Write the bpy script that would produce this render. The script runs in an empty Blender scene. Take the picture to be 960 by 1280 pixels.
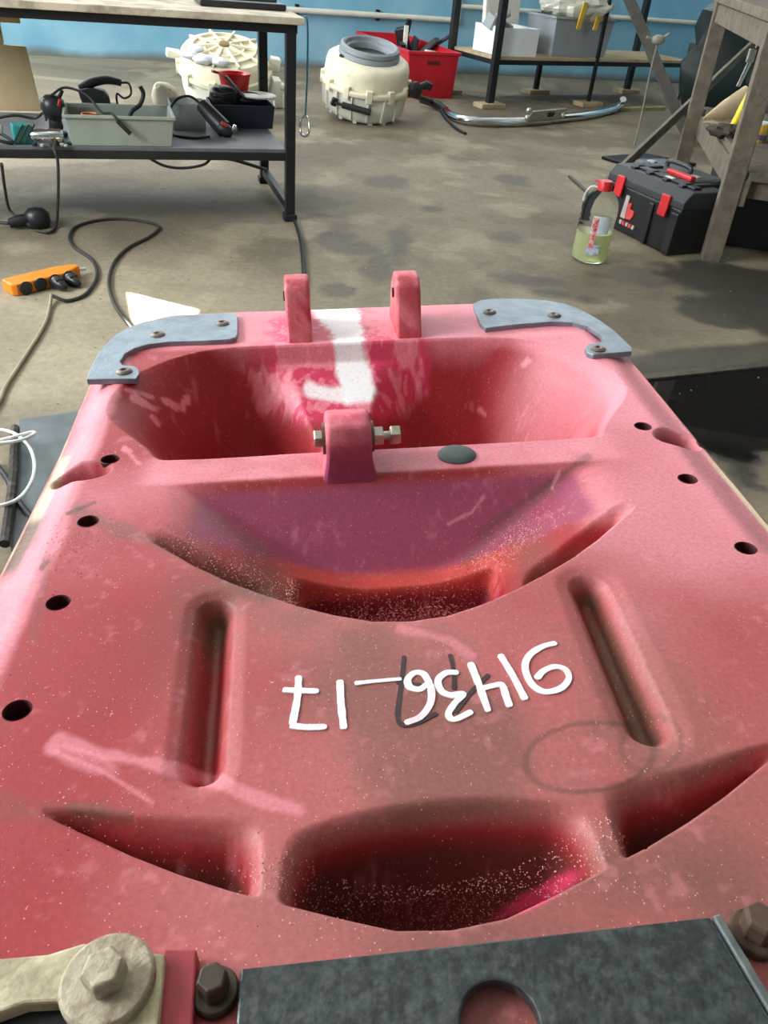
import bpy, bmesh, math, random
import numpy as np
from mathutils import Vector, Matrix

# ------------------------------------------------------------------ camera
SC = bpy.context.scene
COL = SC.collection
F_PX = 970.0
PITCH, ROLL, CAM_H = math.radians(36.5), math.radians(5.5), 1.1
FW = np.array([0, math.cos(PITCH), -math.sin(PITCH)])
_up = np.array([0, math.sin(PITCH), math.cos(PITCH)])
_rt = np.array([1.0, 0, 0])
IU = math.cos(ROLL) * _up - math.sin(ROLL) * _rt
IR = math.cos(ROLL) * _rt + math.sin(ROLL) * _up
CAM = np.array([0, 0, CAM_H])
cd = bpy.data.cameras.new('camera')
cam = bpy.data.objects.new('camera', cd)
COL.objects.link(cam)
cd.sensor_fit = 'VERTICAL'
cd.sensor_height = 36.0
cd.lens = F_PX / 1280.0 * 36.0
cd.clip_start = 0.02
cam.matrix_world = Matrix(((IR[0], IU[0], -FW[0], 0), (IR[1], IU[1], -FW[1], 0),
                           (IR[2], IU[2], -FW[2], CAM_H), (0, 0, 0, 1)))
SC.camera = cam

# ------------------------------------------------------------------ world, sun, exposure
WINDOW_BACK, WINDOW_LEFT, SUN_W = 3.4, 15.0, 90.0
wd = bpy.data.worlds.new('world')
SC.world = wd
wd.use_nodes = True
wd.node_tree.nodes['Background'].inputs[0].default_value = (0.75, 0.87, 1.0, 1)
wd.node_tree.nodes['Background'].inputs[1].default_value = 1.0
SUN_DIR = np.array([1.113, -0.109, -0.62]); SUN_DIR /= np.linalg.norm(SUN_DIR)
sl = bpy.data.lights.new('sun', 'SUN')
sl.energy = SUN_W
sl.angle = math.radians(0.25)
sl.color = (1.0, 0.95, 0.86)
so = bpy.data.objects.new('sun', sl)
COL.objects.link(so)
so.rotation_euler = Vector(SUN_DIR).to_track_quat('-Z', 'Y').to_euler()
so.location = (-6, 4, 6)
SC.view_settings.view_transform = 'Standard'
SC.view_settings.look = 'None'
SC.view_settings.gamma = 1.0
SC.view_settings.exposure = 0.76
SC.view_settings.use_curve_mapping = False

# ------------------------------------------------------------------ pixel -> place
def ray(px, py):
    return FW + IR * ((px - 480) / F_PX) + IU * ((640 - py) / F_PX)
def onz(px, py, z=0.0):
    d = ray(px, py); return CAM + d * ((z - CAM_H) / d[2])
def ony(px, py, y):
    d = ray(px, py); return CAM + d * (y / d[1])
def onplane(px, py, p0, n):
    d = ray(px, py); return CAM + d * (np.dot(p0 - CAM, n) / np.dot(d, n))
def project(P):
    q = P - CAM; z = q @ FW
    return 480 + F_PX * (q @ IR) / z, 640 - F_PX * (q @ IU) / z

# ------------------------------------------------------------------ helpers
random.seed(7); RNG = np.random.default_rng(7)
def srgb(r, g, b):
    f = lambda c: (c / 12.92 if c <= 0.04045 else ((c + 0.055) / 1.055) ** 2.4)
    return (f(r / 255), f(g / 255), f(b / 255))
MATS = {}
def mat(name, col, rough=0.6, metal=0.0, var=0.18, scale=12.0, bump=0.0, bscale=60.0, col2=None, thr=0.55, spec=0.5, **kw):
    if name in MATS: return MATS[name]
    m = bpy.data.materials.new(name); m.use_nodes = True
    nt = m.node_tree; N = nt.nodes; L = nt.links
    b = N['Principled BSDF']
    b.inputs['Roughness'].default_value = rough
    b.inputs['Metallic'].default_value = metal
    b.inputs['Specular IOR Level'].default_value = spec
    tc = N.new('ShaderNodeTexCoord')
    nz = N.new('ShaderNodeTexNoise'); nz.inputs['Scale'].default_value = scale
    nz.inputs['Detail'].default_value = 6; nz.inputs['Roughness'].default_value = 0.65
    L.new(tc.outputs['Object'], nz.inputs['Vector'])
    rp = N.new('ShaderNodeValToRGB'); L.new(nz.outputs['Fac'], rp.inputs[0])
    c2 = col2 if col2 is not None else tuple(c * (1 - var) for c in col)
    c1 = col if col2 is not None else tuple(min(1, c * (1 + var)) for c in col)
    rp.color_ramp.elements[0].position = thr - 0.17; rp.color_ramp.elements[1].position = thr + 0.15
    rp.color_ramp.elements[0].color = (*c1, 1); rp.color_ramp.elements[1].color = (*c2, 1)
    L.new(rp.outputs[0], b.inputs['Base Color'])
    if bump:
        n2 = N.new('ShaderNodeTexNoise'); n2.inputs['Scale'].default_value = bscale; n2.inputs['Detail'].default_value = 4
        L.new(tc.outputs['Object'], n2.inputs['Vector'])
        bp = N.new('ShaderNodeBump'); bp.inputs['Strength'].default_value = bump; bp.inputs['Distance'].default_value = 0.01
        L.new(n2.outputs['Fac'], bp.inputs['Height']); L.new(bp.outputs[0], b.inputs['Normal'])
    for k, v in kw.items(): b.inputs[k.replace('_', ' ')].default_value = v
    MATS[name] = m
    return m
def emit_mat(name, col, strength):
    m = bpy.data.materials.new(name); m.use_nodes = True
    nt = m.node_tree; nt.nodes.clear()
    o = nt.nodes.new('ShaderNodeOutputMaterial'); e = nt.nodes.new('ShaderNodeEmission')
    e.inputs[0].default_value = (*col, 1); e.inputs[1].default_value = strength
    nt.links.new(e.outputs[0], o.inputs[0]); return m

def crom(pts, sub=6, closed=False):
    P = [np.array(p, float) for p in pts]; n = len(P); out = []
    if n < 3: return P
    rng = n if closed else n - 1
    for i in range(rng):
        p0 = P[(i - 1) % n] if (closed or i > 0) else 2 * P[0] - P[1]
        p1 = P[i]; p2 = P[(i + 1) % n]
        p3 = P[(i + 2) % n] if (closed or i + 2 < n) else 2 * P[-1] - P[-2]
        for k in range(sub):
            t = k / sub
            out.append(0.5 * ((2 * p1) + (-p0 + p2) * t + (2 * p0 - 5 * p1 + 4 * p2 - p3) * t * t + (-p0 + 3 * p1 - 3 * p2 + p3) * t ** 3))
    if not closed: out.append(P[-1])
    return out

def rotm(ax, ay, az):
    return np.array((Matrix.Rotation(az, 3, 'Z') @ Matrix.Rotation(ay, 3, 'Y') @ Matrix.Rotation(ax, 3, 'X')))
class MB:
    def __init__(s): s.v = []; s.f = []
    def add(s, vs, fs):
        o = len(s.v); s.v += [tuple(float(c) for c in p) for p in vs]; s.f += [tuple(i + o for i in f) for f in fs]; return s
    def box(s, c, d, rot=None, taper=1.0):
        x, y, z = d[0] / 2, d[1] / 2, d[2] / 2; t = taper
        v = np.array([(-x*t,-y*t,-z),(x*t,-y*t,-z),(x*t,y*t,-z),(-x*t,y*t,-z),(-x,-y,z),(x,-y,z),(x,y,z),(-x,y,z)])
        if rot is not None: v = v @ np.array(rot).T
        return s.add(v + np.array(c), [(3,2,1,0),(4,5,6,7),(0,1,5,4),(1,2,6,5),(2,3,7,6),(3,0,4,7)])
    def bar(s, p0, p1, w, h, up=(0, 0, 1)):
        p0 = np.array(p0, float); p1 = np.array(p1, float); d = p1 - p0; l = np.linalg.norm(d); d /= l
        a = np.cross(d, np.array(up, float))
        if np.linalg.norm(a) < 1e-4: a = np.cross(d, np.array([1., 0, 0]))
        a /= np.linalg.norm(a); b = np.cross(a, d)
        R = np.stack([a, b, d], 1)
        return s.box((p0 + p1) / 2, (w, h, l), R)
    def tube(s, pts, r, n=8, smooth=True, closed=False, sub=6, caps=True):
        P = crom(pts, sub, closed) if smooth and len(pts) > 2 else [np.array(p, float) for p in pts]
        m = len(P); rr = r if hasattr(r, '__len__') else [r] * m
        if len(rr) != m: rr = np.interp(np.linspace(0, 1, m), np.linspace(0, 1, len(rr)), rr)
        T = []
        for i in range(m):
            a = P[(i - 1) % m] if (closed or i > 0) else P[0]; b = P[(i + 1) % m] if (closed or i < m - 1) else P[-1]
            d = b - a; T.append(d / (np.linalg.norm(d) + 1e-12))
        nv = np.cross(T[0], [0, 0, 1.0])
        if np.linalg.norm(nv) < 1e-3: nv = np.cross(T[0], [1.0, 0, 0])
        nv /= np.linalg.norm(nv); vs = []
        for i in range(m):
            nv = nv - T[i] * (nv @ T[i]); nv /= (np.linalg.norm(nv) + 1e-12); bv = np.cross(T[i], nv)
            for k in range(n):
                a = 2 * math.pi * k / n; vs.append(P[i] + rr[i] * (math.cos(a) * nv + math.sin(a) * bv))
        fs = [(i*n+k, i*n+(k+1) % n, ((i+1) % m)*n+(k+1) % n, ((i+1) % m)*n+k) for i in range(m if closed else m - 1) for k in range(n)]
        if caps and not closed: fs += [tuple(range(n-1, -1, -1)), tuple((m-1)*n+k for k in range(n))]
        return s.add(vs, fs)
    def cyl(s, p0, p1, r, n=16, r1=None):
        return s.tube([p0, p1], [r, r if r1 is None else r1], n, smooth=False)
    def lathe(s, prof, n=32, c=(0, 0, 0), rot=None, sx=1, sy=1):
        vs = []; m = len(prof)
        for r, z in prof:
            for k in range(n):
                a = 2 * math.pi * k / n; vs.append((r * math.cos(a) * sx, r * math.sin(a) * sy, z))
        vs = np.array(vs)
        if rot is not None: vs = vs @ np.array(rot).T
        fs = [(i*n+k, i*n+(k+1) % n, (i+1)*n+(k+1) % n, (i+1)*n+k) for i in range(m-1) for k in range(n)]
        if prof[0][0] > 1e-5: fs.append(tuple(range(n-1, -1, -1)))
        if prof[-1][0] > 1e-5: fs.append(tuple((m-1)*n+k for k in range(n)))
        return s.add(vs + np.array(c), fs)
    def ring(s, prof, n=32, c=(0, 0, 0), rot=None, sx=1, sy=1):   # closed profile, no caps
        vs = []; m = len(prof)
        for r, z in prof:
            for k in range(n):
                a = 2 * math.pi * k / n; vs.append((r * math.cos(a) * sx, r * math.sin(a) * sy, z))
        vs = np.array(vs)
        if rot is not None: vs = vs @ np.array(rot).T
        fs = [(i*n+k, i*n+(k+1) % n, ((i+1) % m)*n+(k+1) % n, ((i+1) % m)*n+k) for i in range(m) for k in range(n)]
        return s.add(vs + np.array(c), fs)
    def prism(s, poly, a, b, M=None):
        n = len(poly); v = np.array([(x, y, a) for x, y in poly] + [(x, y, b) for x, y in poly])
        if M is not None: v = v @ np.array(M)[:3, :3].T
        return s.add(v, [tuple(range(n-1, -1, -1)), tuple(range(n, 2*n))] + [(k, (k+1) % n, n+(k+1) % n, n+k) for k in range(n)])
    def ball(s, c, r, n=12, m=8, rot=None):
        r = r if hasattr(r, '__len__') else (r, r, r)
        v = [(0, 0, -r[2])]
        for i in range(1, m):
            t = -math.pi/2 + math.pi*i/m
            for k in range(n):
                a = 2*math.pi*k/n; v.append((r[0]*math.cos(t)*math.cos(a), r[1]*math.cos(t)*math.sin(a), r[2]*math.sin(t)))
        v.append((0, 0, r[2])); v = np.array(v); e = len(v)-1
        if rot is not None: v = v @ np.array(rot).T
        fs = [(0, 1+(k+1) % n, 1+k) for k in range(n)] + [(e, 1+(m-2)*n+k, 1+(m-2)*n+(k+1) % n) for k in range(n)]
        fs += [(1+i*n+k, 1+i*n+(k+1) % n, 1+(i+1)*n+(k+1) % n, 1+(i+1)*n+k) for i in range(m-2) for k in range(n)]
        return s.add(v + np.array(c), fs)
    def mesh(s, name):
        me = bpy.data.meshes.new(name); me.from_pydata(s.v, [], s.f); me.update()
        bm = bmesh.new(); bm.from_mesh(me); bmesh.ops.recalc_face_normals(bm, faces=bm.faces); bm.to_mesh(me); bm.free()
        return me

def link(name, me, m, parent=None, bevel=0.0, smooth=False, seg=2):
    o = bpy.data.objects.new(name, me); COL.objects.link(o)
    if m is not None: me.materials.append(m)
    if parent is not None: o.parent = parent
    if smooth:
        me.shade_smooth() if hasattr(me, 'shade_smooth') else None
        try: me.set_sharp_from_angle(angle=math.radians(42))
        except Exception: pass
    if bevel:
        b = o.modifiers.new('bevel', 'BEVEL'); b.width = bevel; b.segments = seg; b.limit_method = 'ANGLE'; b.angle_limit = math.radians(35)
    return o
def tag(o, label=None, cat=None, group=None, kind=None):
    if label: o['label'] = label
    if cat: o['category'] = cat
    if group: o['group'] = group
    if kind: o['kind'] = kind
    return o
def part(root, name, mb, m, bevel=0.0, smooth=False, label=None):
    o = link(name, mb.mesh(name), m, root, bevel, smooth)
    if label: o['label'] = label
    return o
def thing(name, label, cat, loc=(0, 0, 0), rotz=0.0, group=None, rot=None):
    o = bpy.data.objects.new(name, None); COL.objects.link(o)
    o.empty_display_size = 0.05
    o.location = tuple(float(c) for c in loc); o.rotation_euler = rot if rot is not None else (0, 0, rotz)
    return tag(o, label, cat, group)
def solo(name, label, cat, mb, m, bevel=0.0, smooth=False, loc=(0, 0, 0), rotz=0.0, group=None):
    o = link(name, mb.mesh(name), m, None, bevel, smooth)
    o.location = tuple(float(c) for c in loc); o.rotation_euler = (0, 0, rotz)
    return tag(o, label, cat, group)
def structure(name, mb, m, bevel=0.0, label=None, smooth=False):
    o = link(name, mb.mesh(name), m, None, bevel, smooth); tag(o, label, None, None, 'structure'); return o

def vnoise(x, y, seed=0):
    xi = np.floor(x).astype(np.int64); yi = np.floor(y).astype(np.int64); fx = x - xi; fy = y - yi
    fx = fx*fx*(3-2*fx); fy = fy*fy*(3-2*fy)
    def h(a, b):
        n = (a * 374761393 + b * 668265263 + seed * 982451653) & 0xffffffff
        n = ((n ^ (n >> 13)) * 1274126177) & 0xffffffff
        return ((n ^ (n >> 16)) & 0xffff) / 65535.0
    return (h(xi, yi)*(1-fx)+h(xi+1, yi)*fx)*(1-fy) + (h(xi, yi+1)*(1-fx)+h(xi+1, yi+1)*fx)*fy
def fbm(x, y, seed=0, oct=4):
    t = 0; a = 0.5; s = 0
    for i in range(oct):
        t = t + a * vnoise(x * 2**i + 13.7*i, y * 2**i - 7.1*i, seed + i); s += a; a *= 0.5
    return t / s
def ss(a, b, x):
    t = np.clip((x - a) / (b - a), 0, 1); return t*t*(3-2*t)
def dpoly(X, Y, pts):
    d = np.full(X.shape, 1e9)
    for (x0, y0), (x1, y1) in zip(pts[:-1], pts[1:]):
        dx, dy = x1-x0, y1-y0; t = np.clip(((X-x0)*dx+(Y-y0)*dy)/(dx*dx+dy*dy+1e-9), 0, 1)
        d = np.minimum(d, np.hypot(X-x0-t*dx, Y-y0-t*dy))
    return d
def ell(X, Y, cx, cy, rx, ry, ang=0.0):
    c, s_ = math.cos(ang), math.sin(ang); dx, dy = X-cx, Y-cy
    return np.sqrt(((dx*c+dy*s_)/rx)**2 + ((-dx*s_+dy*c)/ry)**2)

# ------------------------------------------------------------------ common materials
STEEL_BLK = mat('black_painted_steel', srgb(30, 30, 32), 0.45, 0.2, 0.25, 15)
RUBBER = mat('black_rubber', srgb(24, 24, 25), 0.6, 0, 0.2, 20)
CORD = mat('dark_cord', srgb(48, 45, 40), 0.6, 0, 0.2, 20)
BLKPL = mat('black_plastic', srgb(30, 31, 33), 0.4, 0, 0.2, 10)
DKPL = mat('charcoal_plastic', srgb(42, 45, 48), 0.5, 0, 0.2, 10)
REDPL = mat('red_plastic', srgb(205, 35, 40), 0.4, 0, 0.15, 10)
WHITEPL = mat('white_plastic', srgb(228, 226, 214), 0.5, 0, 0.08, 8)
CREAM = mat('cream_plastic', srgb(226, 218, 190), 0.5, 0, 0.10, 9)
GREYPL = mat('grey_plastic', srgb(150, 156, 156), 0.5, 0, 0.12, 9)
ZINC = mat('zinc_plated_steel', srgb(190, 186, 172), 0.35, 0.85, 0.25, 60)
CHROME = mat('chrome', srgb(215, 218, 220), 0.16, 1.0, 0.08, 10)
WOODGREY = mat('weathered_grey_wood', srgb(104, 94, 80), 0.8, 0, 0.3, 14, 0.4, 40)
WOODPALE = mat('pale_plywood', srgb(196, 172, 132), 0.7, 0, 0.15, 5)
WOODBRD = mat('worn_chipboard', srgb(168, 150, 118), 0.75, 0, 0.25, 7)
STAINWOOD = mat('paint_spattered_board', srgb(206, 194, 170), 0.7, 0, 0.2, 9, col2=srgb(120, 106, 88), thr=0.6)

# ------------------------------------------------------------------ room
YAW = math.radians(21.0)
E1 = np.array([math.cos(YAW), math.sin(YAW), 0]); E2 = np.array([-math.sin(YAW), math.cos(YAW), 0])
def RM(a, b, z=0.0): return E1*a + E2*b + np.array([0, 0, z])
WALL_P = np.array([-3.51, 7.81, 0]); WB = float(WALL_P @ E2)        # back wall distance in the room frame
RA0, RA1, RB0, CEIL = -3.2, 7.0, -6.0, 4.6

def wall_mat():
    m = bpy.data.materials.new('painted_wall'); m.use_nodes = True
    nt = m.node_tree; N = nt.nodes; L = nt.links; b = N['Principled BSDF']; b.inputs['Roughness'].default_value = 0.55
    tc = N.new('ShaderNodeTexCoord'); sp = N.new('ShaderNodeSeparateXYZ'); L.new(tc.outputs['Object'], sp.inputs[0])
    nz = N.new('ShaderNodeTexNoise'); nz.inputs['Scale'].default_value = 2.2; nz.inputs['Detail'].default_value = 7; L.new(tc.outputs['Object'], nz.inputs['Vector'])
    r = N.new('ShaderNodeValToRGB'); L.new(nz.outputs['Fac'], r.inputs[0])
    r.color_ramp.elements[0].position = 0.35; r.color_ramp.elements[1].position = 0.68
    r.color_ramp.elements[0].color = (*srgb(118, 174, 200), 1); r.color_ramp.elements[1].color = (*srgb(146, 194, 212), 1)
    add = N.new('ShaderNodeMath'); add.operation = 'MULTIPLY_ADD'; add.inputs[1].default_value = 0.10; L.new(nz.outputs['Fac'], add.inputs[0]); L.new(sp.outputs[2], add.inputs[2])
    # grey skirt zone painted low on the wall, white plaster above 1.7 m
    r1 = N.new('ShaderNodeMapRange'); r1.inputs[1].default_value = 0.06; r1.inputs[2].default_value = 0.13; L.new(add.outputs[0], r1.inputs[0])
    r2 = N.new('ShaderNodeMapRange'); r2.inputs[1].default_value = 1.74; r2.inputs[2].default_value = 1.76; L.new(add.outputs[0], r2.inputs[0])
    m1 = N.new('ShaderNodeMix'); m1.data_type = 'RGBA'; m1.inputs[6].default_value = (*srgb(110, 118, 116), 1); L.new(r1.outputs[0], m1.inputs[0]); L.new(r.outputs[0], m1.inputs[7])
    m2 = N.new('ShaderNodeMix'); m2.data_type = 'RGBA'; m2.inputs[7].default_value = (*srgb(222, 220, 212), 1); L.new(r2.outputs[0], m2.inputs[0]); L.new(m1.outputs[2], m2.inputs[6])
    L.new(m2.outputs[2], b.inputs['Base Color']); return m
WALL = wall_mat()
c4 = lambda a, b: [RM(a, b, 0), RM(a, b, CEIL)]
def wall_quad(name, p, q, label):
    d = (q - p); d /= np.linalg.norm(d); n = np.array([-d[1], d[0], 0]) * 0.2
    mb = MB(); v = [p, q, q+n, p+n]; z = np.array([0, 0, CEIL])
    mb.add(v + [x + z for x in v], [(3,2,1,0),(4,5,6,7),(0,1,5,4),(1,2,6,5),(2,3,7,6),(3,0,4,7)])
    return structure(name, mb, WALL, label=label)
wall_quad('wall_back', RM(RA0, WB), RM(RA1, WB), 'sky blue painted wall behind the workbench and the rack')
wall_quad('wall_right', RM(RA1, WB), RM(RA1, RB0), 'blue painted side wall beyond the wooden bench')
wall_quad('wall_front', RM(RA1, RB0), RM(RA0, RB0), 'blue painted wall opposite the shelf rack')
# left wall with a hole added so sunlight lands only on one floor patch
def to_leftwall(P):   # follow a floor point back along the sun
    t = (P @ E1 - RA0) / (SUN_DIR @ E1); return P - SUN_DIR * t
patch = [np.array([-1.0, 2.69, 0]), np.array([-0.69, 2.585, 0]), np.array([-0.60, 2.15, 0]), np.array([-0.80, 2.19, 0])]
hole = [to_leftwall(p) for p in patch]
hb = [float(h @ E2) for h in hole]; hz = [float(h[2]) for h in hole]
def left_wall():
    o = [(RB0, 0), (WB, 0), (WB, CEIL), (RB0, CEIL)]
    hs = list(zip(hb, hz)); cx = sum(h[0] for h in hs)/4; cz = sum(h[1] for h in hs)/4
    corner = {}
    for h in hs: corner[(h[0] > cx, h[1] > cz)] = h
    ang = lambda p, c: math.atan2(p[1]-c[1], p[0]-c[0])
    hs.sort(key=lambda p: ang(p, (cx, cz)))
    oc = sorted(o, key=lambda p: ang(p, (cx, cz)))
    # rotate hole corners so that each sits nearest its outer corner by angle
    best = min(range(4), key=lambda r: sum(abs((ang(oc[i], (cx, cz))-ang(hs[(i+r) % 4], (cx, cz))+math.pi) % (2*math.pi)-math.pi) for i in range(4)))
    hs = [hs[(i+best) % 4] for i in range(4)]
    mb = MB(); v = [RM(RA0, b, z) for b, z in oc] + [RM(RA0, b, z) for b, z in hs]
    v2 = [p - E1*0.04 for p in v]
    fs = [(i, (i+1) % 4, 4+(i+1) % 4, 4+i) for i in range(4)]
    mb.add(v + v2, fs + [tuple(8+k for k in f) for f in fs] + [(4+i, 4+(i+1) % 4, 12+(i+1) % 4, 12+i) for i in range(4)] + [(i, (i+1) % 4, 8+(i+1) % 4, 8+i) for i in range(4)])
    return structure('wall_left', mb, WALL, label='blue painted wall with the daylight windows')
left_wall()
mb = MB(); z0 = [RM(RA0-.3, RB0-.3, CEIL), RM(RA1+.3, RB0-.3, CEIL), RM(RA1+.3, WB+.3, CEIL), RM(RA0-.3, WB+.3, CEIL)]
mb.add(z0 + [p+np.array([0, 0, .2]) for p in z0], [(3,2,1,0),(4,5,6,7),(0,1,5,4),(1,2,6,5),(2,3,7,6),(3,0,4,7)])
structure('ceiling', mb, mat('white_ceiling', srgb(205, 203, 196), 0.9, 0, 0.05, 3), label='whitewashed ceiling of the workshop')

PANE_B = emit_mat('daylight_pane_back', (0.86, 0.93, 1.0), WINDOW_BACK)
PANE_L = emit_mat('daylight_pane_left', (0.92, 0.96, 1.0), WINDOW_LEFT)
FRAME = mat('white_window_frame', srgb(225, 225, 220), 0.5, 0, 0.05, 5)
wn = 0
def window(center, along, inward, w, h, pm):
    global wn; wn += 1
    o = bpy.data.objects.new('window_%d' % wn, None); COL.objects.link(o); tag(o, None, None, None, 'structure')
    M = Matrix(((along[0], inward[0], 0, center[0]), (along[1], inward[1], 0, center[1]), (0, 0, 1, center[2]), (0, 0, 0, 1)))
    o.matrix_world = M
    nx = max(2, round(w/0.9))
    for i in range(nx):
        pw = w/nx; x = -w/2+pw*(i+.5)
        mb = MB().add([(x-pw/2+.03, .02, -h/2+.03), (x+pw/2-.03, .02, -h/2+.03), (x+pw/2-.03, .02, h/2-.03), (x-pw/2+.03, .02, h/2-.03)], [(0, 1, 2, 3)])
        part(o, 'pane', mb, pm)
    fr = MB().box((0, .03, h/2), (w+.08, .08, .08)).box((0, .03, -h/2), (w+.08, .08, .08))
    for i in range(nx+1): fr.box((-w/2+w/nx*i, .03, 0), (.07, .08, h))
    part(o, 'window_frame', fr, FRAME)
for a in (-1.4, 1.8, 5.0): window(RM(a, WB, 3.15), E1, -E2, 2.5, 1.9, PANE_B)
for b in (2.1, 6.3): window(RM(RA0, b, 2.35), E2, E1, 2.2, 1.9, PANE_L)

# ------------------------------------------------------------------ floor
def build_floor():
    def axis(lo, hi, dlo, dhi, d):
        return np.concatenate([np.linspace(lo, dlo, 12)[:-1], np.arange(dlo, dhi, d), np.linspace(dhi, hi, 12)])
    xs = axis(-13, 13, -2.6, 2.9, .02); ys = axis(-11, 14, 1.0, 8.6, .02)
    X, Y = np.meshgrid(xs, ys); nx, ny = len(xs), len(ys)
    P = np.stack([X, Y, np.zeros_like(X)], -1)
    zc = (P - CAM) @ FW
    with np.errstate(all='ignore'): PX, PY = project(P)
    ok = zc > .3
    PX = np.where(ok, PX, -9999.); PY = np.where(ok, PY, -9999.)
    n1 = fbm(X*1.6, Y*1.6, 3, 5); n2 = fbm(X*9, Y*9, 11, 4); n3 = fbm(X*4, Y*4, 23, 4)
    base = np.array(srgb(132, 121, 100)); dark = np.array(srgb(82, 72, 56)); pale = np.array(srgb(172, 160, 134))
    C = base[None, None]*np.ones(X.shape+(1,))
    k = ss(.42, .66, n1)[..., None]; C = C*(1-k*.55)+dark*k*.55
    k = ss(.55, .72, n3)[..., None]; C = C*(1-k*.45)+pale*k*.45
    k = ss(.60, .74, n2)[..., None]; C = C*(1-k*.25)+dark*k*.25
    # pool of window light painted pale around the orange socket strip
    k = (ss(1.25, .3, ell(X, Y, -.95, 2.35, .95, .75)) * (.6+.5*n3))[..., None]; C = C*(1-k*.7)+pale*k*.7
    wet = np.zeros_like(X)
    spots = [(415, 297, 26, 13), (500, 303, 17, 26), (470, 335, 20, 22), (478, 228, 30, 8), (575, 200, 28, 8), (420, 362, 20, 9), (628, 297, 22, 7), (450, 312, 30, 10),
             (660, 350, 45, 9), (800, 345, 50, 12), (690, 368, 40, 7), (730, 375, 30, 6), (540, 260, 16, 5), (640, 225, 20, 6)]
    for cx, cy, rx, ry in spots:
        c = onz(cx, cy); a = onz(cx+rx, cy); b = onz(cx, cy-ry)
        e = ell(X, Y, c[0], c[1], np.linalg.norm(a-c), np.linalg.norm(b-c)) + (n2-.5)*1.3 + (n3-.5)*1.2
        wet = np.maximum(wet, ss(1.15, .6, e)*.6)
    # oily run of water under the wooden bench and the wet slab beside the panel
    for cx, cy, rx, ry, st in [(915, 350, 75, 34, 1.0), (900, 395, 40, 14, .9), (945, 380, 40, 34, 1.0)]:
        c = onz(cx, cy); a = onz(cx+rx, cy); b = onz(cx, cy-ry)
        e = ell(X, Y, c[0], c[1], np.linalg.norm(a-c), np.linalg.norm(b-c)) + (n3-.5)*1.4
        wet = np.maximum(wet, ss(1.1, .8, e)*st)
    j0, j1 = onz(700, 484), onz(1100, 442); jd = (j1-j0)[:2]; jd /= np.linalg.norm(jd)
    jdist = (X-j0[0])*(-jd[1])+(Y-j0[1])*jd[0]                       # across the slab joint
    pool = np.where(PY > 380, ss(.45, .65, X+.2*(n3-.5))*ss(2.9, 2.6, X)*ss(.03, -.01, jdist)*ss(.66, .57, n3*.50+n1*.2+n2*.15 + np.clip((PY-515)/70, 0, 1)*.33), 0)
    wet = np.maximum(wet, pool)
    wet = np.maximum(wet, np.where(PY > 380, .85*ss(.2, .5, X+.2*(n3-.5))*ss(.20, .15, jdist+.05*(n3-.5))*ss(-.03, .0, jdist), 0))
    wd_ = np.array(srgb(44, 41, 37))
    C = C*(1-wet[..., None]*.88)+wd_*wet[..., None]*.88
    C = C*(1-pool[..., None]*.9)+np.array(srgb(22, 22, 23))*pool[..., None]*.9
    n = nx*ny
    me = bpy.data.meshes.new('floor'); v = P.reshape(-1, 3).copy()
    idx = np.arange(n).reshape(ny, nx)
    q = np.stack([idx[:-1, :-1], idx[:-1, 1:], idx[1:, 1:], idx[1:, :-1]], -1).reshape(-1, 4)
    me.vertices.add(n); me.vertices.foreach_set('co', v.ravel())
    me.loops.add(q.size); me.loops.foreach_set('vertex_index', q.ravel().astype(np.int32))
    me.polygons.add(len(q)); me.polygons.foreach_set('loop_start', np.arange(0, q.size, 4, dtype=np.int32)); me.polygons.foreach_set('loop_total', np.full(len(q), 4, np.int32))
    me.update(calc_edges=True)
    at = me.attributes.new('paint', 'FLOAT_COLOR', 'POINT'); at.data.foreach_set('color', np.concatenate([C.reshape(-1, 3), np.ones((n, 1))], 1).astype(np.float32).ravel())
    at = me.attributes.new('wet', 'FLOAT', 'POINT'); at.data.foreach_set('value', np.maximum(wet*.2, pool).astype(np.float32).ravel())
    m = bpy.data.materials.new('stained_concrete'); m.use_nodes = True; N = m.node_tree.nodes; L = m.node_tree.links; b = N['Principled BSDF']
    a1 = N.new('ShaderNodeAttribute'); a1.attribute_name = 'paint'; a2 = N.new('ShaderNodeAttribute'); a2.attribute_name = 'wet'
    tc = N.new('ShaderNodeTexCoord'); nz = N.new('ShaderNodeTexNoise'); nz.inputs['Scale'].default_value = 38; nz.inputs['Detail'].default_value = 8; nz.inputs['Roughness'].default_value = .7
    L.new(tc.outputs['Object'], nz.inputs['Vector'])
    mr = N.new('ShaderNodeMapRange'); mr.inputs[1].default_value = .3; mr.inputs[2].default_value = .7; mr.inputs[3].default_value = .78; mr.inputs[4].default_value = 1.2; L.new(nz.outputs['Fac'], mr.inputs[0])
    mx = N.new('ShaderNodeMix'); mx.data_type = 'RGBA'; mx.blend_type = 'MULTIPLY'; mx.inputs[0].default_value = 1
    L.new(a1.outputs['Color'], mx.inputs[6]); L.new(mr.outputs[0], mx.inputs[7]); L.new(mx.outputs[2], b.inputs['Base Color'])
    rr = N.new('ShaderNodeMapRange'); rr.inputs[3].default_value = .72; rr.inputs[4].default_value = .04; L.new(a2.outputs['Fac'], rr.inputs[0]); L.new(rr.outputs[0], b.inputs['Roughness'])
    bp = N.new('ShaderNodeBump'); bp.inputs['Strength'].default_value = .25; bp.inputs['Distance'].default_value = .01; L.new(nz.outputs['Fac'], bp.inputs['Height'])
    sub = N.new('ShaderNodeMath'); sub.operation = 'MULTIPLY_ADD'; sub.inputs[1].default_value = -.25; sub.inputs[2].default_value = .25; L.new(a2.outputs['Fac'], sub.inputs[0]); L.new(sub.outputs[0], bp.inputs['Strength'])
    L.new(bp.outputs[0], b.inputs['Normal'])
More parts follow.
